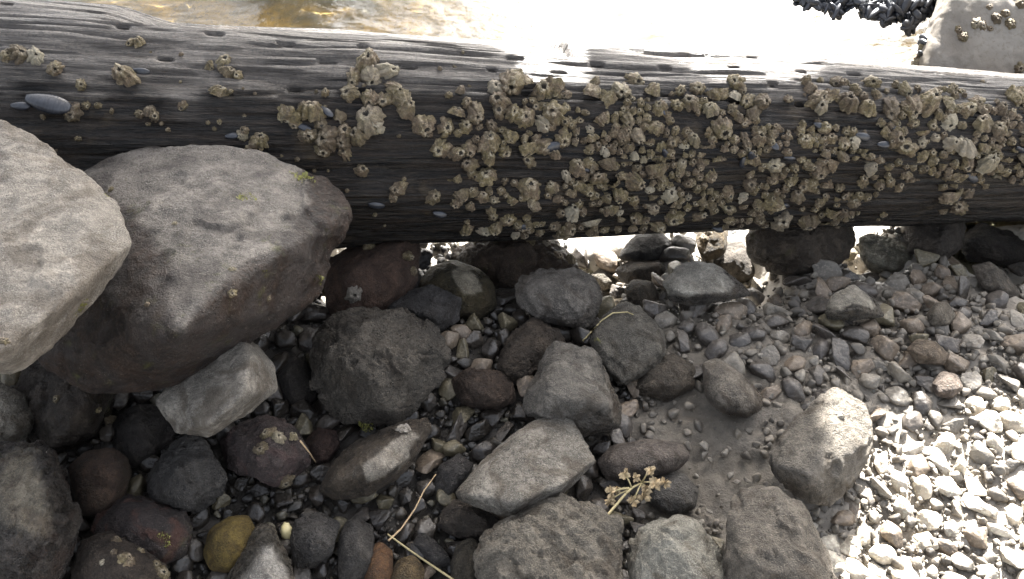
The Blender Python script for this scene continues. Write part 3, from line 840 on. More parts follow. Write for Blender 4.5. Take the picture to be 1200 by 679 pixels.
rock('arrow', [(535, 577), (552, 556), (567, 540), (600, 512), (620, 496), (640, 489), (667, 490), (697, 541), (667, 570), (653, 582), (597, 606), (580, 601), (541, 585)],
     'pale grey arrowhead-shaped stone with a flat upper face', mk('arrow_stone', (0.27, 0.26, 0.24), (0.10, 0.09, 0.075), axis=(0.25, 0.35, 0.9), level=-0.38, soft=0.45, rough_wet=0.75, blotch=0.8, speck=0.1),
     pts=[(548, 579, .02), (602, 588, .045), (660, 566, .04), (690, 541, .02), (662, 496, .0), (615, 515, .02), (575, 548, .025)], lift=0.95, thick=0.5, tilt=0.75, sub=6, soft=3, rough=0.5)
rock('patch', [(375, 576), (390, 541), (420, 516), (470, 496), (500, 489), (506, 500), (490, 531), (465, 561), (430, 581), (395, 587)], 'dark brown stone with a white bare patch and one pale barnacle on its ridge',
     mk('patched_stone', (0.33, 0.31, 0.28), (0.052, 0.043, 0.034), axis=(0.5, -0.15, 0.6), level=0.52, soft=0.2, rough_wet=0.5, stain=True), pts=[(488, 505, .02), (440, 525, .045), (405, 560, .04), (460, 550, .04)], lift=0.75, sub=6, soft=5, rough=0.8, stain=[[(445, 530), (480, 505), (492, 512), (480, 535), (455, 558), (430, 565), (425, 550)]])
rock('bottom_slab', [(556, 655), (575, 625), (600, 606), (640, 591), (656, 581), (690, 599), (725, 612), (729, 679), (728, 730), (600, 740), (552, 705)], 'broad grey fractured rock with a stepped groove, below the arrowhead-shaped stone',
     mk('fractured_stone', (0.185, 0.172, 0.15), (0.10, 0.09, 0.078), axis=UT, level=-0.6, soft=0.5, speck=0.2), pts=[(570, 650, .03), (598, 625, .035), (650, 590, .01), (718, 618, .02), (640, 650, .05), (715, 690, .05), (620, 710, .05)],
     lift=0.8, thick=0.6, sub=7, soft=5, rough=1.3, strata=1.0, chips=5)
rock('pale_block', [(738, 642), (750, 620), (770, 600), (786, 595), (820, 614), (845, 650), (862, 692), (860, 740), (800, 745), (740, 720)], 'pale greenish-grey chunky rock next to the dried flower sprig',
     mk('pale_block_stone', (0.29, 0.29, 0.265), (0.13, 0.125, 0.11), axis=UT, level=-0.7, soft=0.5, speck=0.2), lift=0.9, sub=6, soft=3, rough=1.2, chips=9)
rock('corner_block', [(848, 588), (862, 577), (908, 571), (940, 595), (962, 633), (978, 679), (985, 730), (900, 745), (850, 730), (843, 650)], 'grey-brown upright boulder with sun along its edge at the border of the sunlit shingle',
     mk('corner_stone', (0.165, 0.152, 0.135), (0.085, 0.075, 0.063), axis=UT, level=-0.3, soft=0.5), pts=[(865, 592, .02), (905, 582, .015), (935, 610, .03), (955, 680, .05), (880, 660, .05)], lift=1.0, thick=0.7, sub=6, soft=4, rough=1.1, chips=7)
rock('half_lit', [(997, 456), (975, 456), (957, 470), (927, 497), (893, 543), (898, 566), (940, 588), (973, 591), (1002, 564), (1021, 520), (1021, 496), (1011, 470)], 'tall grey boulder half in sun and half in shade beside the bright shingle',
     mk('half_lit_stone', (0.175, 0.165, 0.15), (0.09, 0.08, 0.07), axis=U, level=-0.4, soft=0.5), pts=[(985, 460, .01), (975, 500, .045), (945, 560, .06), (915, 550, .04), (1005, 520, .03)], lift=0.85, sub=6, soft=4, rough=1.0, chips=6)
rock('egg', [(822, 425), (841, 418), (870, 439), (894, 463), (894, 480), (876, 491), (846, 486), (826, 466)], 'smooth oval cobble with a pale top lying at the edge of the mud', mk('egg_stone', (0.20, 0.185, 0.165), (0.075, 0.065, 0.055), axis=(-.3, .2, .8), level=0.15, soft=0.5),
     lift=0.6, sub=6, soft=25, rough=0.35, name='cobble', cat='cobble')
rock('wedge_right', [(778, 331), (795, 312), (815, 306), (840, 311), (870, 334), (881, 346), (850, 352), (810, 359), (785, 351)], 'light grey wedge-shaped stone with sharp edge in the shingle near the timber',
     mk('wedge_stone', (0.32, 0.315, 0.295), (0.06, 0.056, 0.052), axis=U, level=-0.3, soft=0.2, speck=0.1, stain=True), pts=[(790, 340, .03), (830, 345, .035), (872, 343, .01), (815, 312, .0)], lift=0.75, thick=0.5, sub=6, soft=3, rough=0.7, stain=[[(770, 335), (795, 305), (815, 300), (840, 308), (862, 334), (850, 342), (800, 347), (782, 345)]])
rock('small_wedge', [(967, 366), (975, 346), (1000, 334), (1025, 349), (1036, 371), (1000, 376), (970, 374)], 'small light grey angular stone, dark along its base, in the shaded shingle',
     mk('small_wedge_stone', (0.32, 0.31, 0.28), (0.06, 0.056, 0.05), axis=U, level=-0.1, soft=0.2, stain=True), pts=[(975, 366, .025), (1005, 362, .035), (1000, 338, .0)], lift=0.8, sub=6, soft=3, rough=0.6, stain=[[(965, 362), (975, 340), (1000, 330), (1018, 346), (1028, 362), (1000, 358), (985, 362)]])
rock('block_green', [(1007, 279), (1020, 273), (1050, 281), (1073, 290), (1071, 313), (1050, 323), (1020, 319), (1008, 300)], 'squarish greenish-grey stone against the timber beside the large brown rock',
     mk('green_grey_stone', (0.17, 0.168, 0.14), (0.08, 0.076, 0.06), axis=U, level=-0.1, soft=0.4), pts=[(1012, 282, 0), (1050, 290, .015), (1066, 297, .02), (1050, 315, .035), (1018, 305, .03)], lift=0.7, sub=6, soft=5, rough=0.6)
rock('under_right', [(872, 278), (890, 258), (950, 248), (1000, 255), (1008, 280), (990, 306), (960, 319), (920, 322), (882, 312)], 'big brown rock jammed under the barnacled timber in the shingle',
     mk('brown_under_stone', (0.080, 0.065, 0.051), (0.045, 0.037, 0.03), axis=U, level=0, soft=0.5, algae=0.3), lift=0.3, sub=6, soft=4, rough=1.1, chips=7)
rock('dark_left', [(30, 430), (70, 412), (115, 428), (140, 460), (132, 492), (105, 522), (70, 537), (40, 520), (10, 470)], 'dark wet brown rock below the pale flat-faced boulder', mk('dark_left_stone', (0.05, 0.040, 0.032), (0.026, 0.022, 0.018), level=0.3, soft=0.5, algae=0.4), lift=0.4, sub=6, soft=3, rough=1.3, chips=8)
rock('pale_edge', [(-40, 450), (0, 448), (30, 464), (42, 490), (32, 514), (0, 524), (-40, 515)], 'greyish round stone sticking out below the pale flat-faced boulder', mk('pale_edge_stone', (0.20, 0.19, 0.17), (0.05, 0.046, 0.04), level=0.1, soft=0.6), lift=0.9, sub=6, soft=10)
rock('corner_left', [(-50, 530), (0, 518), (50, 518), (76, 540), (89, 580), (91, 620), (76, 662), (50, 715), (-50, 715)], 'large dark boulder with a pale worn patch beside the brown egg-shaped stone',
     mk('corner_left_stone', (0.19, 0.172, 0.14), (0.042, 0.038, 0.036), axis=(0.25, 0.3, 0.8), level=0.42, soft=0.5, tint=(0.05, 0.03, 0.022), tint_amt=0.5, stain=True), lift=0.8, sub=7, soft=4, rough=1.1, stain=[[(0, 535), (40, 525), (45, 560), (60, 600), (55, 622), (20, 620), (-10, 600)]], chips=6)
rock('brown_egg', [(80, 546), (100, 528), (130, 524), (150, 535), (155, 556), (145, 586), (120, 604), (95, 606), (85, 582)], 'smooth dark brown egg-shaped stone beside the worn dark boulder', mk('brown_egg_stone', (0.080, 0.052, 0.038), (0.042, 0.036, 0.022), level=0, soft=0.8), lift=0.75, sub=6, soft=25, rough=0.5)
rock('black_angular', [(168, 572), (190, 531), (215, 512), (240, 509), (261, 534), (265, 560), (255, 591), (230, 605), (205, 602), (180, 588)], 'blackish angular basalt rock below the pointed light grey stone', mk('black_angular_stone', (0.062, 0.060, 0.06), (0.03, 0.029, 0.029), axis=UT, level=-0.2, soft=0.5, pits=1.2), lift=0.85, sub=6, soft=3, chips=12, rough=1.2)
rock('dark_behind', [(130, 500), (150, 478), (180, 472), (208, 500), (195, 532), (160, 552), (135, 542)], 'low dark stone between the pointed light grey stone and the brown egg-shaped one', mk('dark_behind_stone', (0.04, 0.035, 0.032), (0.022, 0.020, 0.02), level=0.2), lift=0.3, sub=6, soft=3, chips=9)
rock('barnacle_rock', [(255, 521), (275, 500), (310, 486), (345, 499), (363, 530), (359, 556), (330, 573), (295, 567), (265, 551)], 'purplish dark rock carrying a cluster of tan barnacles', mk('purplish_stone', (0.07, 0.055, 0.055), (0.032, 0.026, 0.026), axis=UT, level=-0.1, soft=0.5, tint=(0.075, 0.04, 0.036), tint_amt=0.5), lift=0.75, sub=6, soft=4, rough=1.2, chips=7)
rock('reddish', [(98, 612), (145, 580), (170, 584), (215, 599), (231, 620), (226, 646), (190, 662), (150, 652), (110, 637)], 'dark reddish stone with a flat top beside the yellow oval stone', mk('reddish_stone', (0.055, 0.045, 0.045), (0.03, 0.025, 0.025), level=0, soft=0.5, tint=(0.10, 0.045, 0.032), tint_amt=0.7, algae=0.3), lift=0.5, sub=6, soft=3, chips=9)
rock('barnacle_base', [(83, 668), (95, 636), (130, 621), (160, 639), (192, 662), (208, 700), (190, 730), (85, 725)], 'dark brown rock dotted with small tan barnacles at the feet of the reddish stone', mk('dotted_stone', (0.06, 0.047, 0.038), (0.035, 0.028, 0.024), level=0, soft=0.5), lift=0.8, sub=6, soft=4, chips=7)
rock('yellow_egg', [(237, 650), (245, 620), (268, 605), (292, 603), (301, 622), (292, 654), (268, 673), (246, 669)], 'mustard-yellow oval stone among dark rocks', mk('mustard_stone', (0.17, 0.125, 0.035), (0.085, 0.065, 0.022), level=-0.3, soft=0.9, speck=0.1), lift=0.75, sub=6, soft=28, rough=0.35)
rock('dark_cobble', [(335, 641), (345, 610), (375, 601), (398, 614), (396, 641), (376, 669), (346, 662)], 'rough dark grey cobble with a yellow shell beside it', mk('dark_cobble_stone', (0.066, 0.064, 0.064), (0.034, 0.033, 0.033), level=-0.2, soft=0.5, pits=1.2), lift=0.75, sub=6, soft=4, chips=8, name='cobble', cat='cobble')
rock('white_top', [(262, 685), (290, 656), (304, 615), (318, 618), (328, 645), (347, 668), (355, 720), (270, 730)], 'pointed stone with a whitish top next to the yellow oval stone', mk('white_top_stone', (0.33, 0.325, 0.315), (0.05, 0.046, 0.04), axis=(0.1, -0.35, 0.8), level=0.0, soft=0.5, stain=True), lift=0.8, sub=6, soft=3, stain=[[(290, 670), (308, 640), (320, 640), (335, 665), (345, 700), (290, 700), (275, 690)]], chips=6)
rock('tall_dark', [(393, 662), (400, 620), (415, 598), (436, 618), (439, 652), (424, 690), (396, 695)], 'narrow dark grey stone standing on end beside the dry twig', mk('tall_dark_stone', (0.06, 0.057, 0.055), (0.034, 0.031, 0.03), level=0, soft=0.5), lift=0.6, sub=6, soft=3, chips=7)
rock('orange_egg', [(424, 682), (430, 646), (445, 632), (461, 645), (461, 671), (450, 695), (430, 698)], 'orange-brown oval pebble at the foot of the dry twig', mk('orange_stone', (0.14, 0.075, 0.035), (0.085, 0.047, 0.024), level=0, soft=0.9), lift=0.7, sub=5, soft=14, rough=0.4, name='pebble', cat='pebble')
rock('olive_egg', [(454, 682), (465, 656), (485, 649), (498, 664), (497, 692), (462, 700)], 'olive-brown round pebble next to the orange-brown one', mk('olive_stone', (0.12, 0.088, 0.045), (0.07, 0.052, 0.024), level=0, soft=0.9), lift=0.6, sub=5, soft=14, rough=0.4, name='pebble', cat='pebble')
rock('under_arrow', [(512, 616), (518, 600), (533, 586), (560, 590), (588, 606), (580, 625), (560, 634), (530, 628)], 'dark brown slab-like stone under the tip of the arrowhead-shaped stone', mk('under_arrow_stone', (0.06, 0.05, 0.042), (0.036, 0.030, 0.026), level=0, soft=0.5), lift=0.4, sub=6, soft=3, chips=7)
rock('round_dark', [(527, 660), (535, 638), (552, 628), (566, 640), (566, 665), (550, 690), (530, 690)], 'round dark olive stone beside the broad fractured rock', mk('round_dark_stone', (0.062, 0.054, 0.04), (0.036, 0.032, 0.026), level=0, soft=0.9), lift=0.5, sub=5, soft=10, rough=0.6)
rock('black_shard', [(480, 636), (490, 621), (512, 635), (529, 656), (524, 667), (500, 661)], 'small black flat shard beside the dry twig', mk('black_shard_stone', (0.042, 0.041, 0.043), (0.024, 0.023, 0.024), level=0), lift=0.6, sub=5, soft=2, chips=4)
rock('dark_wedge', [(508, 572), (515, 546), (538, 532), (556, 545), (542, 566), (524, 588)], 'dark grey wedge of stone at the side of the arrowhead-shaped stone', mk('dark_wedge_stone', (0.065, 0.062, 0.063), (0.036, 0.034, 0.034), level=0), lift=0.6, sub=6, soft=3, chips=3)
rock('mauve', [(699, 541), (715, 522), (760, 514), (800, 519), (810, 535), (797, 551), (750, 564), (710, 564)], 'smooth mauve-grey oval cobble behind the dried flower sprig', mk('mauve_stone', (0.130, 0.114, 0.105), (0.085, 0.072, 0.064), level=-0.2, soft=0.8, speck=0.1), lift=0.45, sub=6, soft=24, rough=0.35, name='cobble', cat='cobble')
rock('slate_cobble', [(758, 588), (765, 561), (800, 553), (819, 574), (816, 596), (782, 606)], 'blue-grey half-buried cobble under the dried flower sprig', mk('slate_cobble_stone', (0.10, 0.098, 0.096), (0.06, 0.057, 0.054), level=-0.2, soft=0.8), lift=0.35, sub=6, soft=16, rough=0.5, name='cobble', cat='cobble')
rock('mud_flat', [(738, 457), (755, 425), (790, 414), (816, 430), (811, 456), (782, 471)], 'muddy brown flat rock half sunk by the hollow of mud', mk('mud_flat_stone', (0.10, 0.086, 0.07), (0.065, 0.055, 0.043), level=0, soft=0.8), lift=0.2, sub=6, soft=8, chips=5)
rock('brown_r1', [(1062, 410), (1075, 397), (1096, 400), (1113, 415), (1105, 429), (1075, 426)], 'reddish-tan blunt cobble lying in the shaded shingle', mk('tan_stone', (0.165, 0.135, 0.105), (0.10, 0.08, 0.062), level=-0.4, soft=0.8), lift=0.6, sub=5, soft=6, name='cobble', cat='cobble')
rock('brown_r2', [(1092, 450), (1103, 434), (1122, 439), (1129, 455), (1116, 468), (1097, 464)], 'round mauve-brown cobble at the upper border of the bright sunlit shingle', mk('mauve_brown_stone', (0.15, 0.125, 0.11), (0.09, 0.075, 0.064), level=-0.4, soft=0.8), lift=0.6, sub=5, soft=8, name='cobble', cat='cobble')
rock('grey_r3', [(1085, 370), (1095, 355), (1110, 353), (1121, 369), (1111, 383), (1092, 383)], 'rounded tan-grey cobble standing above the shaded shingle', mk('tan_grey_stone', (0.155, 0.14, 0.118), (0.085, 0.076, 0.062), level=-0.2, soft=0.6), lift=0.7, sub=5, soft=8, name='cobble', cat='cobble')
rock('pale_small', [(692, 323), (705, 312), (720, 317), (723, 335), (706, 342)], 'small pale grey pebble touching the grey loaf-shaped rock', mk('pale_small_stone', (0.18, 0.17, 0.15), (0.08, 0.075, 0.065), level=-0.3, soft=0.6), lift=0.8, sub=5, soft=10, rough=0.5, name='pebble', cat='pebble')
rock('brown_flat', [(720, 317), (738, 305), (775, 307), (787, 320), (772, 332), (730, 333)], 'flat brown stone just below the timber beside the small pale pebble', mk('brown_flat_stone', (0.10, 0.083, 0.065), (0.06, 0.05, 0.04), level=0, soft=0.8), lift=0.4, sub=5, soft=8)
rock('brown_flat2', [(731, 339), (741, 327), (766, 330), (773, 350), (756, 366), (737, 356)], 'brownish flat-topped stone leaning on the five-sided rough grey rock', mk('brown_flat2_stone', (0.105, 0.09, 0.07), (0.06, 0.05, 0.042), level=0, soft=0.8), lift=0.5, sub=5, soft=5, chips=3)
rock('dark_under', [(724, 300), (745, 274), (770, 268), (790, 285), (788, 303), (760, 306), (720, 305)], 'dark wet stone under the timber beside a bright gap', mk('dark_under_stone', (0.055, 0.052, 0.05), (0.032, 0.030, 0.028), level=0), lift=0.4, sub=5, soft=3, chips=6)
rock('weed_knob', [(806, 287), (813, 266), (838, 256), (854, 272), (850, 298), (827, 308)], 'olive-brown knob of rock under the timber carrying two barnacles', mk('weed_knob_stone', (0.085, 0.066, 0.038), (0.05, 0.038, 0.024), level=0, soft=0.8), lift=0.5, sub=5, soft=8)
rock('far_gap', [(833, 306), (845, 284), (870, 280), (893, 292), (900, 312), (893, 330), (855, 334)], 'dark stone with sunlit upper side seen through the gap below the timber', mk('far_gap_stone', (0.11, 0.10, 0.09), (0.06, 0.055, 0.05), level=0), lift=-0.5, sub=5, soft=5, chips=3)
rock('right_dark1', [(1058, 262), (1090, 244), (1130, 252), (1128, 290), (1100, 312), (1065, 295)], 'dark brown rock under the timber to the side of the squarish greenish stone', mk('right_dark_stone', (0.065, 0.055, 0.046), (0.04, 0.034, 0.029), level=0, soft=0.8), lift=0.3, sub=6, soft=6, chips=4)
rock('right_flat', [(1138, 312), (1160, 306), (1180, 322), (1198, 346), (1186, 353), (1150, 337)], 'flat dark elongated stone sloping in the shingle below the timber', mk('right_flat_stone', (0.10, 0.088, 0.073), (0.06, 0.053, 0.044), level=0, soft=0.8), lift=0.5, thick=0.4, sub=5, soft=5)
rock('right_dark2', [(1120, 280), (1150, 262), (1190, 275), (1230, 290), (1225, 318), (1170, 312), (1135, 305)], 'wet dark rock below the timber near a bright gap of water', mk('right_dark2_stone', (0.06, 0.053, 0.047), (0.032, 0.029, 0.026), level=0.2, soft=0.8), lift=0.2, sub=6, soft=6, chips=4)
rock('cavity', [(322, 445), (338, 412), (362, 425), (372, 470), (342, 484)], 'dark stone in the hollow between the pointed light stone and the basalt rock', mk('cavity_stone', (0.045, 0.04, 0.037), (0.026, 0.023, 0.022), level=0), lift=0.2, sub=5, soft=3, chips=7)
rock('cavity2', [(355, 520), (372, 500), (395, 505), (400, 525), (385, 545), (362, 545)], 'dark brownish-red stone beside the cluster-bearing purplish rock', mk('cavity2_stone', (0.065, 0.04, 0.034), (0.036, 0.025, 0.022), level=0), lift=0.3, sub=5, soft=3, chips=7)
print('rocks', len(ROCKS))

# rocks that stand in the sunlit shallows behind the timber, seen through the gaps
for kx, (x, y, s) in enumerate(((-0.28, 1.22, .07), (0.02, 1.30, .075), (0.13, 1.25, .06), (0.30, 1.30, .07), (0.46, 1.36, .08), (0.62, 1.38, .06), (-0.5, 1.2, .08), (0.8, 1.42, .07))):
    q = rng.normal(size=(14, 3)); q /= np.linalg.norm(q, axis=1)[:, None]; q *= np.array([s * 1.2, s, s * .75])
    c_, rad_, me = stone_mesh('shore_stone', q, 5, 6, 1.0, 3, kx + 90)
    o = link('shore_stone', me, rock_material('shore_stone', (0.2, 0.18, 0.16), (0.1, 0.09, 0.08), size=s, level=0), (x, y, float(ground_z(x, y)) + s * 0.35))
    tag(o, 'sunlit stone at the water edge behind the timber', 'rock', 'stones at the water edge behind the timber')

# ------------------------------------------------------------------ shingle: pebbles one by one, gravel as stuff
def pebble_proto(k, angular):
    r_ = np.random.default_rng(400 + k)
    q = r_.normal(size=(10 if angular else 17, 3)); q /= np.linalg.norm(q, axis=1)[:, None]
    q *= np.array([1.15, r_.uniform(0.75, 1.0), r_.uniform(0.55, 0.8)])
    return stone_mesh('pebble', q, 5, 2 if angular else 9, 1.1 if angular else 0.6, 0, 500 + k, grow=1.08)[2]
def pebble_mat(name, stops, wetmix, rough):
    t = NT(name); c = t.coord(); g = t.node('ShaderNodeNewGeometry').outputs['Position']
    rnd = t.node('ShaderNodeObjectInfo').outputs['Random']
    sh = t.math('FRACT', t.math('ADD', rnd, t.math('MULTIPLY', t.noise(g, 11, 1, 0.4), 0.0)))
    stops = [(q[0] * 1.06, q[1] * 0.98, q[2] * 0.86) for q in stops]
    base = t.ramp(sh, [(k / (len(stops) - 1), s) for k, s in enumerate(stops)])
    n1 = t.noise(g, 55, 5, 0.65); n2 = t.noise(g, 260, 5, 0.7)
    mid = stops[len(stops) // 2]
    cc = t.mix(t.ramp(n1, [(0.40, 0.7), (0.54, 0.0)]), base, tuple(v * 0.45 for v in mid))
    cc = t.mix(t.ramp(n2, [(0.52, 0.0), (0.64, 0.5)]), cc, tuple(min(.6, v * 2.2) for v in mid))
    t.set(cc, t.math('ADD', rough, t.math('MULTIPLY', t.math('SUBTRACT', n1, 0.5), 0.5), clamp=True), t.math('ADD', n1, t.math('MULTIPLY', n2, 0.7)), 0.5, 0.003)
    return t.m
CLASSES = {
    'grey': (pebble_mat('grey_pebble', [(0.085, 0.08, 0.073), (0.125, 0.118, 0.106), (0.105, 0.10, 0.093), (0.155, 0.145, 0.128)], 0, 0.55), 'grey'),
    'brown': (pebble_mat('brown_pebble', [(0.10, 0.084, 0.068), (0.13, 0.108, 0.088), (0.09, 0.075, 0.06)], 0, 0.55), 'brown'),
    'dark': (pebble_mat('dark_pebble', [(0.034, 0.032, 0.031), (0.055, 0.050, 0.047), (0.044, 0.039, 0.034)], 0, 0.42), 'dark'),
    'olive': (pebble_mat('olive_pebble', [(0.085, 0.078, 0.055), (0.11, 0.10, 0.072), (0.07, 0.063, 0.042)], 0, 0.5), 'olive'),
    'sun_pale': (pebble_mat('sun_pale_pebble', [(0.26, 0.25, 0.235), (0.34, 0.325, 0.30), (0.30, 0.275, 0.24), (0.38, 0.37, 0.35)], 0, 0.8), 'pale'),  # dry pebbles painted extra pale so the sunlit corner burns out
    'black': (pebble_mat('black_pebble', [(0.015, 0.014, 0.014), (0.028, 0.025, 0.023), (0.021, 0.019, 0.017)], 0, 0.33), 'black'),
}
PROTO = {}
for cn, (m_, _) in CLASSES.items():
    PROTO[cn] = []
    for k in range(5):
        me = pebble_proto(k + 11 * len(PROTO), k >= 2); me.materials.append(m_); PROTO[cn].append(me)
t = NT('gravel'); g = t.node('ShaderNodeNewGeometry'); 
isl = g.outputs['Random Per Island']
base = t.ramp(isl, [(0.0, (0.045, 0.038, 0.03)), (0.3, (0.10, 0.086, 0.066)), (0.6, (0.15, 0.127, 0.097)), (0.8, (0.085, 0.072, 0.056)), (1.0, (0.23, 0.205, 0.165))])
n1 = t.noise(g.outputs['Position'], 180, 4, 0.7)
t.set(t.mix(t.ramp(n1, [(0.35, 0.6), (0.6, 0.0)]), base, (0.04, 0.035, 0.03)), 0.6, n1, 0.5, 0.003)
M_GRAVEL = t.m
t = NT('wet_grit'); g = t.node('ShaderNodeNewGeometry')
base = t.ramp(g.outputs['Random Per Island'], [(0.0, (0.012, 0.011, 0.010)), (0.4, (0.03, 0.026, 0.022)), (0.7, (0.055, 0.046, 0.034)), (0.85, (0.02, 0.019, 0.018)), (1.0, (0.10, 0.088, 0.06))])
t.set(base, 0.32, t.noise(g.outputs['Position'], 180, 4, 0.7), 0.6, 0.004); M_WETGRIT = t.m
TINY = []
for k in range(6):
    r_ = np.random.default_rng(800 + k)
    q = r_.normal(size=(12, 3)); q /= np.linalg.norm(q, axis=1)[:, None]; q *= np.array([1.1, 0.95, 0.75])
    TINY.append(stone_mesh('grit', q, 3, 1, 0.8, 0, 900 + k, grow=1.05)[2])

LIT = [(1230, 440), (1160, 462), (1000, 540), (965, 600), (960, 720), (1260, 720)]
def hidden_by_rock(px, py, m=0.0):
    for ol, D, bb in OUTLINES:
        if bb[0] < px < bb[1] and bb[2] < py < bb[3] and in_poly(px, py, ol): return True
    return False
placed = []     # x, y, r
def try_place(px, py, rpx, ov=0.76):
    D = ground_hit(px, py, 0.004)
    p = P(px, py, D); r = rpx / FPX * D
    for (x, y, q) in placed:
        if (x - p[0]) ** 2 + (y - p[1]) ** 2 < (ov * (q + r)) ** 2: return None
    placed.append((p[0], p[1], r))
    return p, r
GAPS = [[(640, 272), (700, 258), (750, 258), (738, 280), (718, 304), (700, 310), (680, 302), (660, 288)], [(832, 262), (850, 255), (875, 270), (905, 290), (903, 308), (880, 300), (846, 304)],
        [(1160, 258), (1215, 240), (1215, 288), (1175, 294)], [(998, 264), (1030, 252), (1020, 272)], [(368, 294), (418, 278), (420, 294), (380, 308)]]
peb = []
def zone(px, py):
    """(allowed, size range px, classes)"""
    if in_poly(px, py, LIT): return (5, 18), ('sun_pale', 'sun_pale', 'sun_pale', 'grey', 'brown', 'sun_pale')
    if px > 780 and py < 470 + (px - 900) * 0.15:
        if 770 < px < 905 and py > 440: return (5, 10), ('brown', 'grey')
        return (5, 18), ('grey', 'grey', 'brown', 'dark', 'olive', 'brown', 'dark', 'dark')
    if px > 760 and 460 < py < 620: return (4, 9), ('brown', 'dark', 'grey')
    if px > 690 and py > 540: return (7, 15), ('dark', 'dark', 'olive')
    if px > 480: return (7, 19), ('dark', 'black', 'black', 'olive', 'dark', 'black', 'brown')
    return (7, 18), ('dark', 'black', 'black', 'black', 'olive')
tries = 0
while tries < 17000:
    tries += 1
    px, py = random.uniform(-10, 1215), random.uniform(285, 700)
    if hidden_by_rock(px, py): continue
    if any(in_poly(px, py, g_) for g_ in GAPS): continue
    if 765 < px < 905 and 450 < py < 620 and random.random() < 0.9: continue
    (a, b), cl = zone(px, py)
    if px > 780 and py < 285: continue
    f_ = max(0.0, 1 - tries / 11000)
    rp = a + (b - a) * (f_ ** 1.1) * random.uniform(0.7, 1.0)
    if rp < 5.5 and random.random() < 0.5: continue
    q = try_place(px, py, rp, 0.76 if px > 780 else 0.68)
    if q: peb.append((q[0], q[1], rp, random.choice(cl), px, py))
peb.sort(key=lambda q: -q[2])
print('pebbles', len(peb))
LAND = {'half_lit': 'half-sunlit boulder', 'corner_block': 'upright grey-brown boulder', 'egg': 'pale-topped oval cobble', 'wedge_right': 'light grey wedge-shaped stone', 'small_wedge': 'small light angular stone',
        'block_green': 'squarish greenish stone', 'under_right': 'big brown jammed rock', 'brown_r1': 'reddish-tan blunt cobble', 'brown_r2': 'mauve-brown round cobble', 'grey_r3': 'tan-grey standing cobble',
        'right_flat': 'flat dark sloping stone', 'mauve': 'mauve-grey oval cobble', 'slate_cobble': 'half-buried blue-grey cobble', 'pale_block': 'pale greenish chunky rock', 'arrow': 'pale arrowhead-shaped stone',
        'bottom_slab': 'broad fractured grey rock', 'ridge_rock': 'steep pale-shouldered rock', 'rough_grey': 'five-sided rough grey rock', 'loaf': 'grey loaf-shaped rock', 'lumpy': 'lumpy dark brown rock',
        'brownknob': 'rough brown knob', 'basalt': 'big pitted basalt rock', 'patch': 'white-patched brown stone', 'barnacle_rock': 'purplish barnacled rock', 'black_angular': 'blackish angular basalt',
        'yellow_egg': 'mustard-yellow oval stone', 'wedge': 'pointed light grey stone', 'dark_cobble': 'rough dark grey cobble', 'tall_dark': 'dark stone standing on end', 'orange_egg': 'orange-brown oval pebble',
        'brown_egg': 'brown egg-shaped stone', 'paletop': 'pale-topped olive stone', 'redboulder': 'reddish-brown boulder', 'slab': 'pale flat-faced boulder', 'mud_flat': 'half-sunk muddy rock', 'weed_knob': 'olive-brown knob', 'leaner': 'dark wedge-shaped boulder'}
LPOS = {k: np.array(ROCKS[k].location) for k in LAND}
LRAD = {k: max(ROCKS[k].dimensions) / 2 for k in LAND}
ADJ = {'grey': 'grey', 'brown': 'brown', 'dark': 'dark grey', 'olive': 'olive-tinted', 'black': 'wet black', 'sun_pale': 'dry sunlit-toned'}
bpy.context.view_layer.update()
grit = []
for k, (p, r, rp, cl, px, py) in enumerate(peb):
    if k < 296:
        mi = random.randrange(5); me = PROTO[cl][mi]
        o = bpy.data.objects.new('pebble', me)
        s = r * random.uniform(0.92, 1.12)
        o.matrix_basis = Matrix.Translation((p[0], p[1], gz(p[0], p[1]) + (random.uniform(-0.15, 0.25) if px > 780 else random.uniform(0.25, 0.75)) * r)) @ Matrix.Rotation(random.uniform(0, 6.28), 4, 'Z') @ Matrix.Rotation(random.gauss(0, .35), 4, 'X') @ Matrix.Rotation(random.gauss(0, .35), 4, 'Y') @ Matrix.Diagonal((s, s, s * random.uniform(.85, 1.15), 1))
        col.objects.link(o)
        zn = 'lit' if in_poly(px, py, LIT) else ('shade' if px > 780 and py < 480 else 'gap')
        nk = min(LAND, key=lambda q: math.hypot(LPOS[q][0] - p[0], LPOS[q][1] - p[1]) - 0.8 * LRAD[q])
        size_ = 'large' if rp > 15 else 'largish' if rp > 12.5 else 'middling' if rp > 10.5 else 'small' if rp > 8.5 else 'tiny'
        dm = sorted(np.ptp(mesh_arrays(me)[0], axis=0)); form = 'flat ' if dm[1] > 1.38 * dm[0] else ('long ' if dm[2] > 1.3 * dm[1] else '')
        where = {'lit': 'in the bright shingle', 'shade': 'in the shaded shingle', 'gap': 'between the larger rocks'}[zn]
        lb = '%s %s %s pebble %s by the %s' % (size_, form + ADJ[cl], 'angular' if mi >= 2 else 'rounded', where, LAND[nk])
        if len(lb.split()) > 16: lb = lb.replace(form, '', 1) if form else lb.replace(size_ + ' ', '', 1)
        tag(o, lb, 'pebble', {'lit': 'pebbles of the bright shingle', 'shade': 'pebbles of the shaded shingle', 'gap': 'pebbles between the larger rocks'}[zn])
    else:
        grit.append((np.array([p[0], p[1], gz(p[0], p[1]) + 0.2 * r]), jitter((0, 0, 1), 0.3), r, random.choice(TINY)))
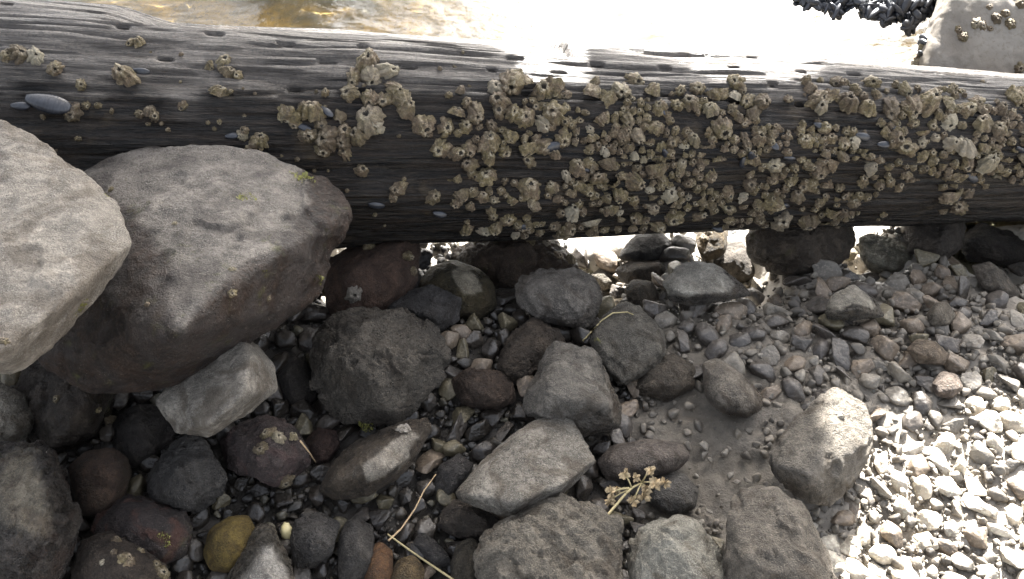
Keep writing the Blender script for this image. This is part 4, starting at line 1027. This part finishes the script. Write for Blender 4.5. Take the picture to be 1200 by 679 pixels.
# fine gravel filling the spaces
for k in range(19000):
    px, py = (random.uniform(-30, 1230), random.uniform(262, 710)) if k < 11000 else (random.uniform(-420, 1620), random.uniform(262, 1000))
    if k >= 11000 and -10 < px < 1210 and py < 690: continue
    if hidden_by_rock(px, py) and random.random() < 0.85: continue
    if any(in_poly(px, py, g_) for g_ in GAPS): continue
    mudz = 765 < px < 900 and 455 < py < 610
    if mudz and random.random() < 0.95: continue
    D = ground_hit(px, py); p = P(px, py, D)
    if p[1] > 1.3: continue
    r = ((1.4 + 6.5 * random.random() ** 2) if k < 11000 else 4 + 16 * random.random() ** 2) / FPX * D
    grit.append((np.array([p[0], p[1], p[2] - 0.004 + random.uniform(0.0, 0.7) * r]), jitter((0, 0, 1), 0.9), r, random.choice(TINY)))
wetg = [q for q in grit if q[0][0] + random.gauss(0, .03) < 0.14]
ids = set(id(q) for q in wetg); dryg = [q for q in grit if id(q) not in ids]
tag(joined('wet_gravel', wetg, [M_WETGRIT]), 'dark wet grit filling the gaps between the larger rocks', 'gravel', kind='stuff')
tag(joined('gravel', dryg, [M_GRAVEL]), 'brownish grey gravel and grit between the shingle pebbles', 'gravel', kind='stuff')
print('gravel', len(grit))

# ------------------------------------------------------------------ concrete footing with barnacles and mussels, behind the timber
FD = 1.60
ft = [(1068, 105, 0), (1075, 60, 0), (1103, 0, 0), (1150, -110, 0.0), (1330, -120, 0.02), (1340, 130, 0), (1200, 130, -.05), (1300, 10, -.06), (1112, 0, -.05), (1085, 80, -.05)]
fp = [P(x, y, FD + 0.02 * 0 + d) for x, y, d in ft] + [P(x, y, FD + 0.30) for x, y, d in ft[:6]] + [P(1070, 200, FD - 0.02), P(1340, 200, FD - 0.02), P(1090, 260, FD + .3), P(1330, 260, FD + .3)]
c_, rad_, me = stone_mesh('concrete_footing', np.array(fp), 7, 5, 0.28, 0, 77, grow=1.0)
t = NT('old_concrete'); c = t.coord(); n1 = t.noise(c, 14, 5, 0.6, 0.4); n2 = t.noise(c, 120, 5, 0.7); n3 = t.noise(c, 5, 3, 0.5)
cc = t.mix(t.ramp(n1, [(0.40, 0.0), (0.60, 1.0)]), (0.125, 0.108, 0.088), (0.175, 0.157, 0.132)); cc = t.mix(t.ramp(n2, [(0.38, 0.5), (0.48, 0.0)]), cc, (0.10, 0.082, 0.06)); cc = t.mix(t.ramp(n3, [(0.45, 0.0), (0.6, 0.5)]), cc, (0.14, 0.115, 0.085))
t.set(cc, 0.8, t.math('ADD', n1, t.math('MULTIPLY', n2, 0.4)), 0.5, 0.004)
footing = link('concrete_footing', me, t.m, c_)
tag(footing, 'pale beige concrete footing with a few ring barnacles behind the timber', 'footing')
M_PALE = mat_barnacle('pale_barnacle_shell', (0.40, 0.36, 0.29), (0.34, 0.30, 0.25), (0.5, 0.46, 0.4))
def copy_pale(me):
    m2 = me.copy(); m2.materials[0] = M_PALE; m2.materials[2] = M_PALE; return m2
BPALE = [copy_pale(BARN[k]) for k in (0, 3, 7)]
def on_rock(o, items, pool=None, name='barnacle'):
    for (px, py, rp) in items:
        loc, nrm = surf(o, px, py)
        if loc is None: print('miss', o.name, px, py); continue
        D = project(np.array(loc + o.location))[2]
        r = rp / FPX * D
        put(name, random.choice(pool or BARN), o, loc - nrm * r * 0.04, jitter(nrm, 0.10), r, None, (1, .95, random.uniform(.55, .9)))
on_rock(footing, [(1144, 28, 7), (1152, 31, 6), (1167, 22, 7), (1178, 16, 6), (1184, 28, 7), (1129, 43, 7), (1123, 35, 5), (1160, 34, 4), (1196, 5, 6), (1160, 8, 4), (1195, 80, 7)], [BARN[0], BARN[3], BARN[5], BARN[7]])
on_rock(footing, [(1076, 68, 6), (1080, 55, 6), (1074, 75, 8)], BARN)
# mussel bed hanging on the cross beam beside the footing
bq = [P(930, -75, 1.78), P(1110, -60, 1.78), P(1110, -8, 1.77), P(930, -12, 1.80), P(1060, 8, 1.79), P(1020, 6, 1.79), P(930, -80, 1.92), P(1112, -60, 1.92), P(1108, -14, 1.92), P(930, -14, 1.92), P(1120, -40, 1.85)]
c_, rad_, me = stone_mesh('cross_beam', np.array(bq), 6, 3, 0.3, 0, 5, grow=1.0)
beam = link('cross_beam', me, wood_m, c_)
tag(beam, 'dark cross beam hung with blue-black mussels beside the concrete footing', 'beam')
def muss(px, py, D, ln, an, tw=None):
    o = bpy.data.objects.new('mussel', MUSSEL); o.parent = beam
    p = Vector(P(px, py, D)) - beam.location
    r = ln / FPX * D
    dx = Vector(RT * math.cos(an) + UP * math.sin(an)); z = -Vector(FW); yv = z.cross(dx)
    mb = (Matrix((dx, yv, z)).transposed() @ Matrix.Rotation(random.uniform(0, 6.28), 3, 'X') @ Matrix.Rotation(random.uniform(-.6, .6), 3, 'Y')).to_4x4() @ Matrix.Diagonal((r, r, r, 1)); mb.translation = p
    o.matrix_basis = mb; col.objects.link(o)
def edge(px):
    for (x0, y0), (x1, y1) in zip(ME, ME[1:]):
        if x0 <= px <= x1: return y0 + (y1 - y0) * (px - x0) / (x1 - x0)
    return -20
ME = [(928, -2), (940, 1), (960, 3), (978, 14), (992, 8), (1004, 2), (1012, 12), (1030, 20), (1045, 22), (1058, 14), (1064, 30), (1070, 28), (1078, 16), (1100, 2), (1112, -5)]
k = 0
while k < 290:
    px = random.uniform(928, 1112); e_ = edge(px)
    py = e_ + 3 - 26 * random.random() ** 1.3
    muss(px, py, 1.765 + random.uniform(-.025, .02), random.uniform(7, 11), random.uniform(0, 6.28)); k += 1
for (px, py) in ((1068, 62), (1063, 55), (1070, 50), (1060, 66), (1072, 45)):
    loc, nrm = surf(footing, px + 12, py)
    if loc is not None: put('mussel', MUSSEL, footing, loc, jitter(nrm, .5), 0.014)

# ------------------------------------------------------------------ growth on the stones
on_rock(ROCKS['redboulder'], [(415, 346, 11)], BPALE)
on_rock(ROCKS['redboulder'], [(478, 300, 7), (432, 290, 8), (428, 280, 9), (484, 318, 6)])
on_rock(ROCKS['barnacle_rock'], [(314, 509, 10), (326, 513, 9), (343, 512, 8), (306, 526, 9), (334, 565, 11)], [BARN[0], BARN[3], BARN[7]])
on_rock(ROCKS['barnacle_base'], [(149, 657, 11), (136, 633, 6), (133, 647, 5), (165, 645, 5), (190, 672, 10), (183, 662, 6), (120, 660, 4)], [BARN[3], BARN[7], BARN[0]])
on_rock(ROCKS['patch'], [(473, 503, 9)], BPALE)
on_rock(ROCKS['dark_left'], [(128, 492, 7), (116, 481, 4), (66, 468, 5)])
on_rock(ROCKS['weed_knob'], [(825, 279, 6), (831, 272, 5)])
on_rock(ROCKS['underlog'], [(545, 281, 8), (560, 285, 6), (640, 285, 6), (620, 283, 7), (655, 300, 7), (668, 306, 8)])
on_rock(ROCKS['leaner'], [(272, 344, 6), (272, 316, 5), (173, 357, 4), (130, 222, 4), (205, 262, 4), (315, 350, 4)], [BARN[3]])
on_rock(ROCKS['yellow_egg'], [(279, 665, 6)])
on_rock(ROCKS['slab'], [(5, 400, 6)])
on_rock(ROCKS['half_lit'], [(985, 487, 6)], BPALE)

t = NT('yellow_green_weed'); c = t.coord(); n1 = t.noise(c, 90, 4, 0.7)
t.set(t.mix(n1, (0.09, 0.095, 0.018), (0.26, 0.24, 0.07)), 0.6); M_WEED = t.m
def tuft(o, px, py, rp, n=120, name='weed_tuft'):
    loc, nrm = surf(o, px, py)
    if loc is None: return
    D = project(np.array(loc + o.location))[2]; rr_ = 1.35 * rp / FPX * D
    b = basis_from(nrm, 0); vs, fs = [], []
    for k in range(n):
        a, q = random.uniform(0, 6.28), rr_ * math.sqrt(random.random())
        base = Vector((q * math.cos(a), q * math.sin(a), -0.002)); L = rr_ * random.uniform(0.18, 0.42)
        d = Vector((random.gauss(0, .8), random.gauss(0, .8), 0.8)).normalized() * L; s = d.orthogonal().normalized() * L * random.uniform(.25, .5)
        i = len(vs); mid = base + d * 0.55
        for p in (base - s * .3, base + s * .3, mid + s, base + d, mid - s): vs.append(tuple(loc + b @ p))
        fs.append((i, i + 1, i + 2, i + 3, i + 4))
    link(name, new_mesh(name, vs, fs, False), M_WEED, (0, 0, 0), o)
for key, its in {'leaner': ((352, 212, 12), (290, 230, 8), (310, 322, 4), (372, 330, 6)), 'slab': ((95, 362, 9), (122, 228, 5)), 'dark_left': ((142, 478, 9),),
                 'reddish': ((190, 634, 7),), 'basalt': ((412, 500, 8), (430, 496, 8)), 'redboulder': ((377, 326, 7), (379, 352, 6)), 'wedge': ((186, 482, 5),), 'rough_grey': ((700, 402, 4),), 'white_top': ((362, 676, 12),)}.items():
    for it in its: tuft(ROCKS[key], *it)

# ------------------------------------------------------------------ loose bits: shell, twigs, flower sprig, weed strands
bpy.context.view_layer.update()
dg = bpy.context.evaluated_depsgraph_get()
def scene_hit(px, py):
    ok, loc, nrm, i, ob, m = scene.ray_cast(dg, Vector(CAM), Vector(ray(px, py)).normalized())
    return loc, nrm
def tube(path, r0, r1, seg=7):
    vs, fs = [], []
    n = len(path)
    for k, p in enumerate(path):
        d = (path[min(k + 1, n - 1)] - path[max(k - 1, 0)]).normalized(); a = d.orthogonal().normalized(); b = d.cross(a)
        r = r0 + (r1 - r0) * k / (n - 1)
        for s in range(seg):
            an = 2 * math.pi * s / seg; vs.append(tuple(p + (a * math.cos(an) + b * math.sin(an)) * r))
    for k in range(n - 1):
        for s in range(seg): fs.append((k * seg + s, k * seg + (s + 1) % seg, (k + 1) * seg + (s + 1) % seg, (k + 1) * seg + s))
    fs.append(tuple(reversed(range(seg)))); fs.append(tuple(range((n - 1) * seg, n * seg)))
    return vs, fs
def strand(name, pix, r0, r1, mat, label, cat, taut=True, parent=None, lift=0.003):
    pts = []
    pp_ = []
    for (x0, y0), (x1, y1) in zip(pix, pix[1:]):
        for k in range(6): pp_.append((x0 + (x1 - x0) * k / 6, y0 + (y1 - y0) * k / 6))
    pp_.append(pix[-1])
    Ds = []
    for x, y in pp_:
        loc, _ = scene_hit(x, y); Ds.append(project(np.array(loc))[2] - lift)
    if taut:   # a stiff stem bridges hollows: rest it on the high points
        xs = np.arange(len(Ds)); a = np.polyfit(xs, Ds, 1); line = np.polyval(a, xs); line -= np.max(line - np.array(Ds)) * 0.85
        Ds = list(line)
    pts = [Vector(P(x, y, D)) for (x, y), D in zip(pp_, Ds)]
    v, f = tube(pts, r0, r1)
    org = pts[0]
    o = link(name, new_mesh(name, [tuple(Vector(q) - org) for q in v], f), mat, org if parent is None else org - parent.location, parent)
    if parent is None: tag(o, label, cat)
    return o, pts
t = NT('dry_stem'); c = t.coord(); n1 = t.noise(c, 120, 3); t.set(t.mix(n1, (0.30, 0.20, 0.10), (0.48, 0.36, 0.22)), 0.7); M_STEM = t.m
t = NT('straw_stem'); c = t.coord(); n1 = t.noise(c, 120, 3); t.set(t.mix(n1, (0.22, 0.18, 0.085), (0.36, 0.30, 0.16)), 0.7); M_STRAW = t.m
strand('dry_twig', [(455, 634), (470, 620), (486, 597), (497, 575), (511, 556)], 0.0012, 0.0008, M_STEM, 'thin bent reddish-tan twig standing over the small black flat shard', 'twig')
strand('straw_stalk', [(454, 626), (480, 645), (505, 662), (532, 680)], 0.0011, 0.0014, M_STRAW, 'straight yellowish straw stalk lying by the orange-brown oval pebble', 'stalk')
strand('weed_strand', [(683, 400), (694, 388), (705, 376), (718, 367), (735, 366), (742, 369)], 0.0013, 0.0008, M_STRAW, 'thin green weed strand lying across the five-sided rough grey rock', 'weed', taut=False)
strand('thin_root', [(352, 517), (362, 530), (370, 542)], 0.001, 0.0007, M_STEM, 'short thin tan root hanging beside the cluster-bearing purplish rock', 'root')
sp_, pts = strand('flower_sprig', [(711, 605), (722, 592), (733, 579), (742, 571), (752, 566)], 0.0018, 0.0011, M_STRAW, 'dried yellowish flower sprig with tan seed heads on the cobbles', 'sprig')
t = NT('dry_flower'); c = t.coord(); n1 = t.noise(c, 200, 3); t.set(t.mix(n1, (0.24, 0.165, 0.085), (0.45, 0.36, 0.22)), 0.75); M_FLOW = t.m
tip = pts[-1]
Dt = project(np.array(tip))[2]
for (hx, hy, rp) in ((732, 556, 5), (762, 551, 4.5), (768, 567, 6), (779, 566, 5), (754, 582, 6), (757, 575, 5), (716, 577, 5), (714, 587, 5), (722, 574, 4), (745, 560, 4), (742, 588, 5)):
    e_ = Vector(P(hx, hy, Dt - random.uniform(0.0, .014)))
    st = pts[-1] if hx > 740 else pts[-8]
    v, f = tube([st, (st + e_) / 2 + Vector((0, 0, .003)), e_], 0.0011, 0.0008, 6)
    link('stem', new_mesh('stem', [tuple(Vector(q) - pts[0]) for q in v], f), M_STRAW, (0, 0, 0), sp_)
    vs, fs = [], []
    R_ = 1.5 * rp / FPX * Dt
    for k in range(15):
        d = Vector((random.gauss(0, 1), random.gauss(0, 1), random.gauss(0.3, 1))).normalized(); s = d.orthogonal().normalized() * R_ * .38; q = e_ - pts[0]; i = len(vs); bk = d.cross(s).normalized() * R_ * .12
        for pnt in (q, q + d * R_ * .6 + s, q + d * R_ * 1.1, q + d * R_ * .6 - s, q + d * R_ * .55 + bk): vs.append(tuple(pnt))
        fs += [(i, i + 1, i + 4), (i + 1, i + 2, i + 4), (i + 2, i + 3, i + 4), (i + 3, i, i + 4)]
    link('flower_head', new_mesh('flower_head', vs, fs, False), M_FLOW, (0, 0, 0), sp_)
# yellow limpet-like shell
loc, nrm = scene_hit(335, 623)
t = NT('yellow_shell'); c = t.coord(); n1 = t.noise(c, 3, 3); t.set(t.mix(n1, (0.50, 0.42, 0.17), (0.66, 0.60, 0.38)), 0.5); 
vs, fs = [], []
for k in range(7):
    f_ = k / 6
    for s in range(18):
        a = 2 * math.pi * s / 18; r = (1 - f_ * .93) * (1 + .06 * math.cos(9 * a)); vs.append((r * math.cos(a), r * .72 * math.sin(a), .62 * (1 - (1 - f_) ** 1.7) + (-.0 if k else 0)))
for k in range(6):
    for s in range(18): fs.append((k * 18 + s, k * 18 + (s + 1) % 18, (k + 1) * 18 + (s + 1) % 18, (k + 1) * 18 + s))
fs.append(tuple(reversed(range(18)))); fs.append(tuple(range(6 * 18, 7 * 18)))
o = bpy.data.objects.new('sea_shell', new_mesh('sea_shell', vs, fs)); o.data.materials.append(t.m)
mb = basis_from(jitter(nrm, .1), 1.0).to_4x4() @ Matrix.Diagonal((.011, .011, .011, 1)); mb.translation = loc - nrm * .001
o.matrix_basis = mb; col.objects.link(o); tag(o, 'small yellow ribbed shell beside the rough dark grey cobble', 'shell')
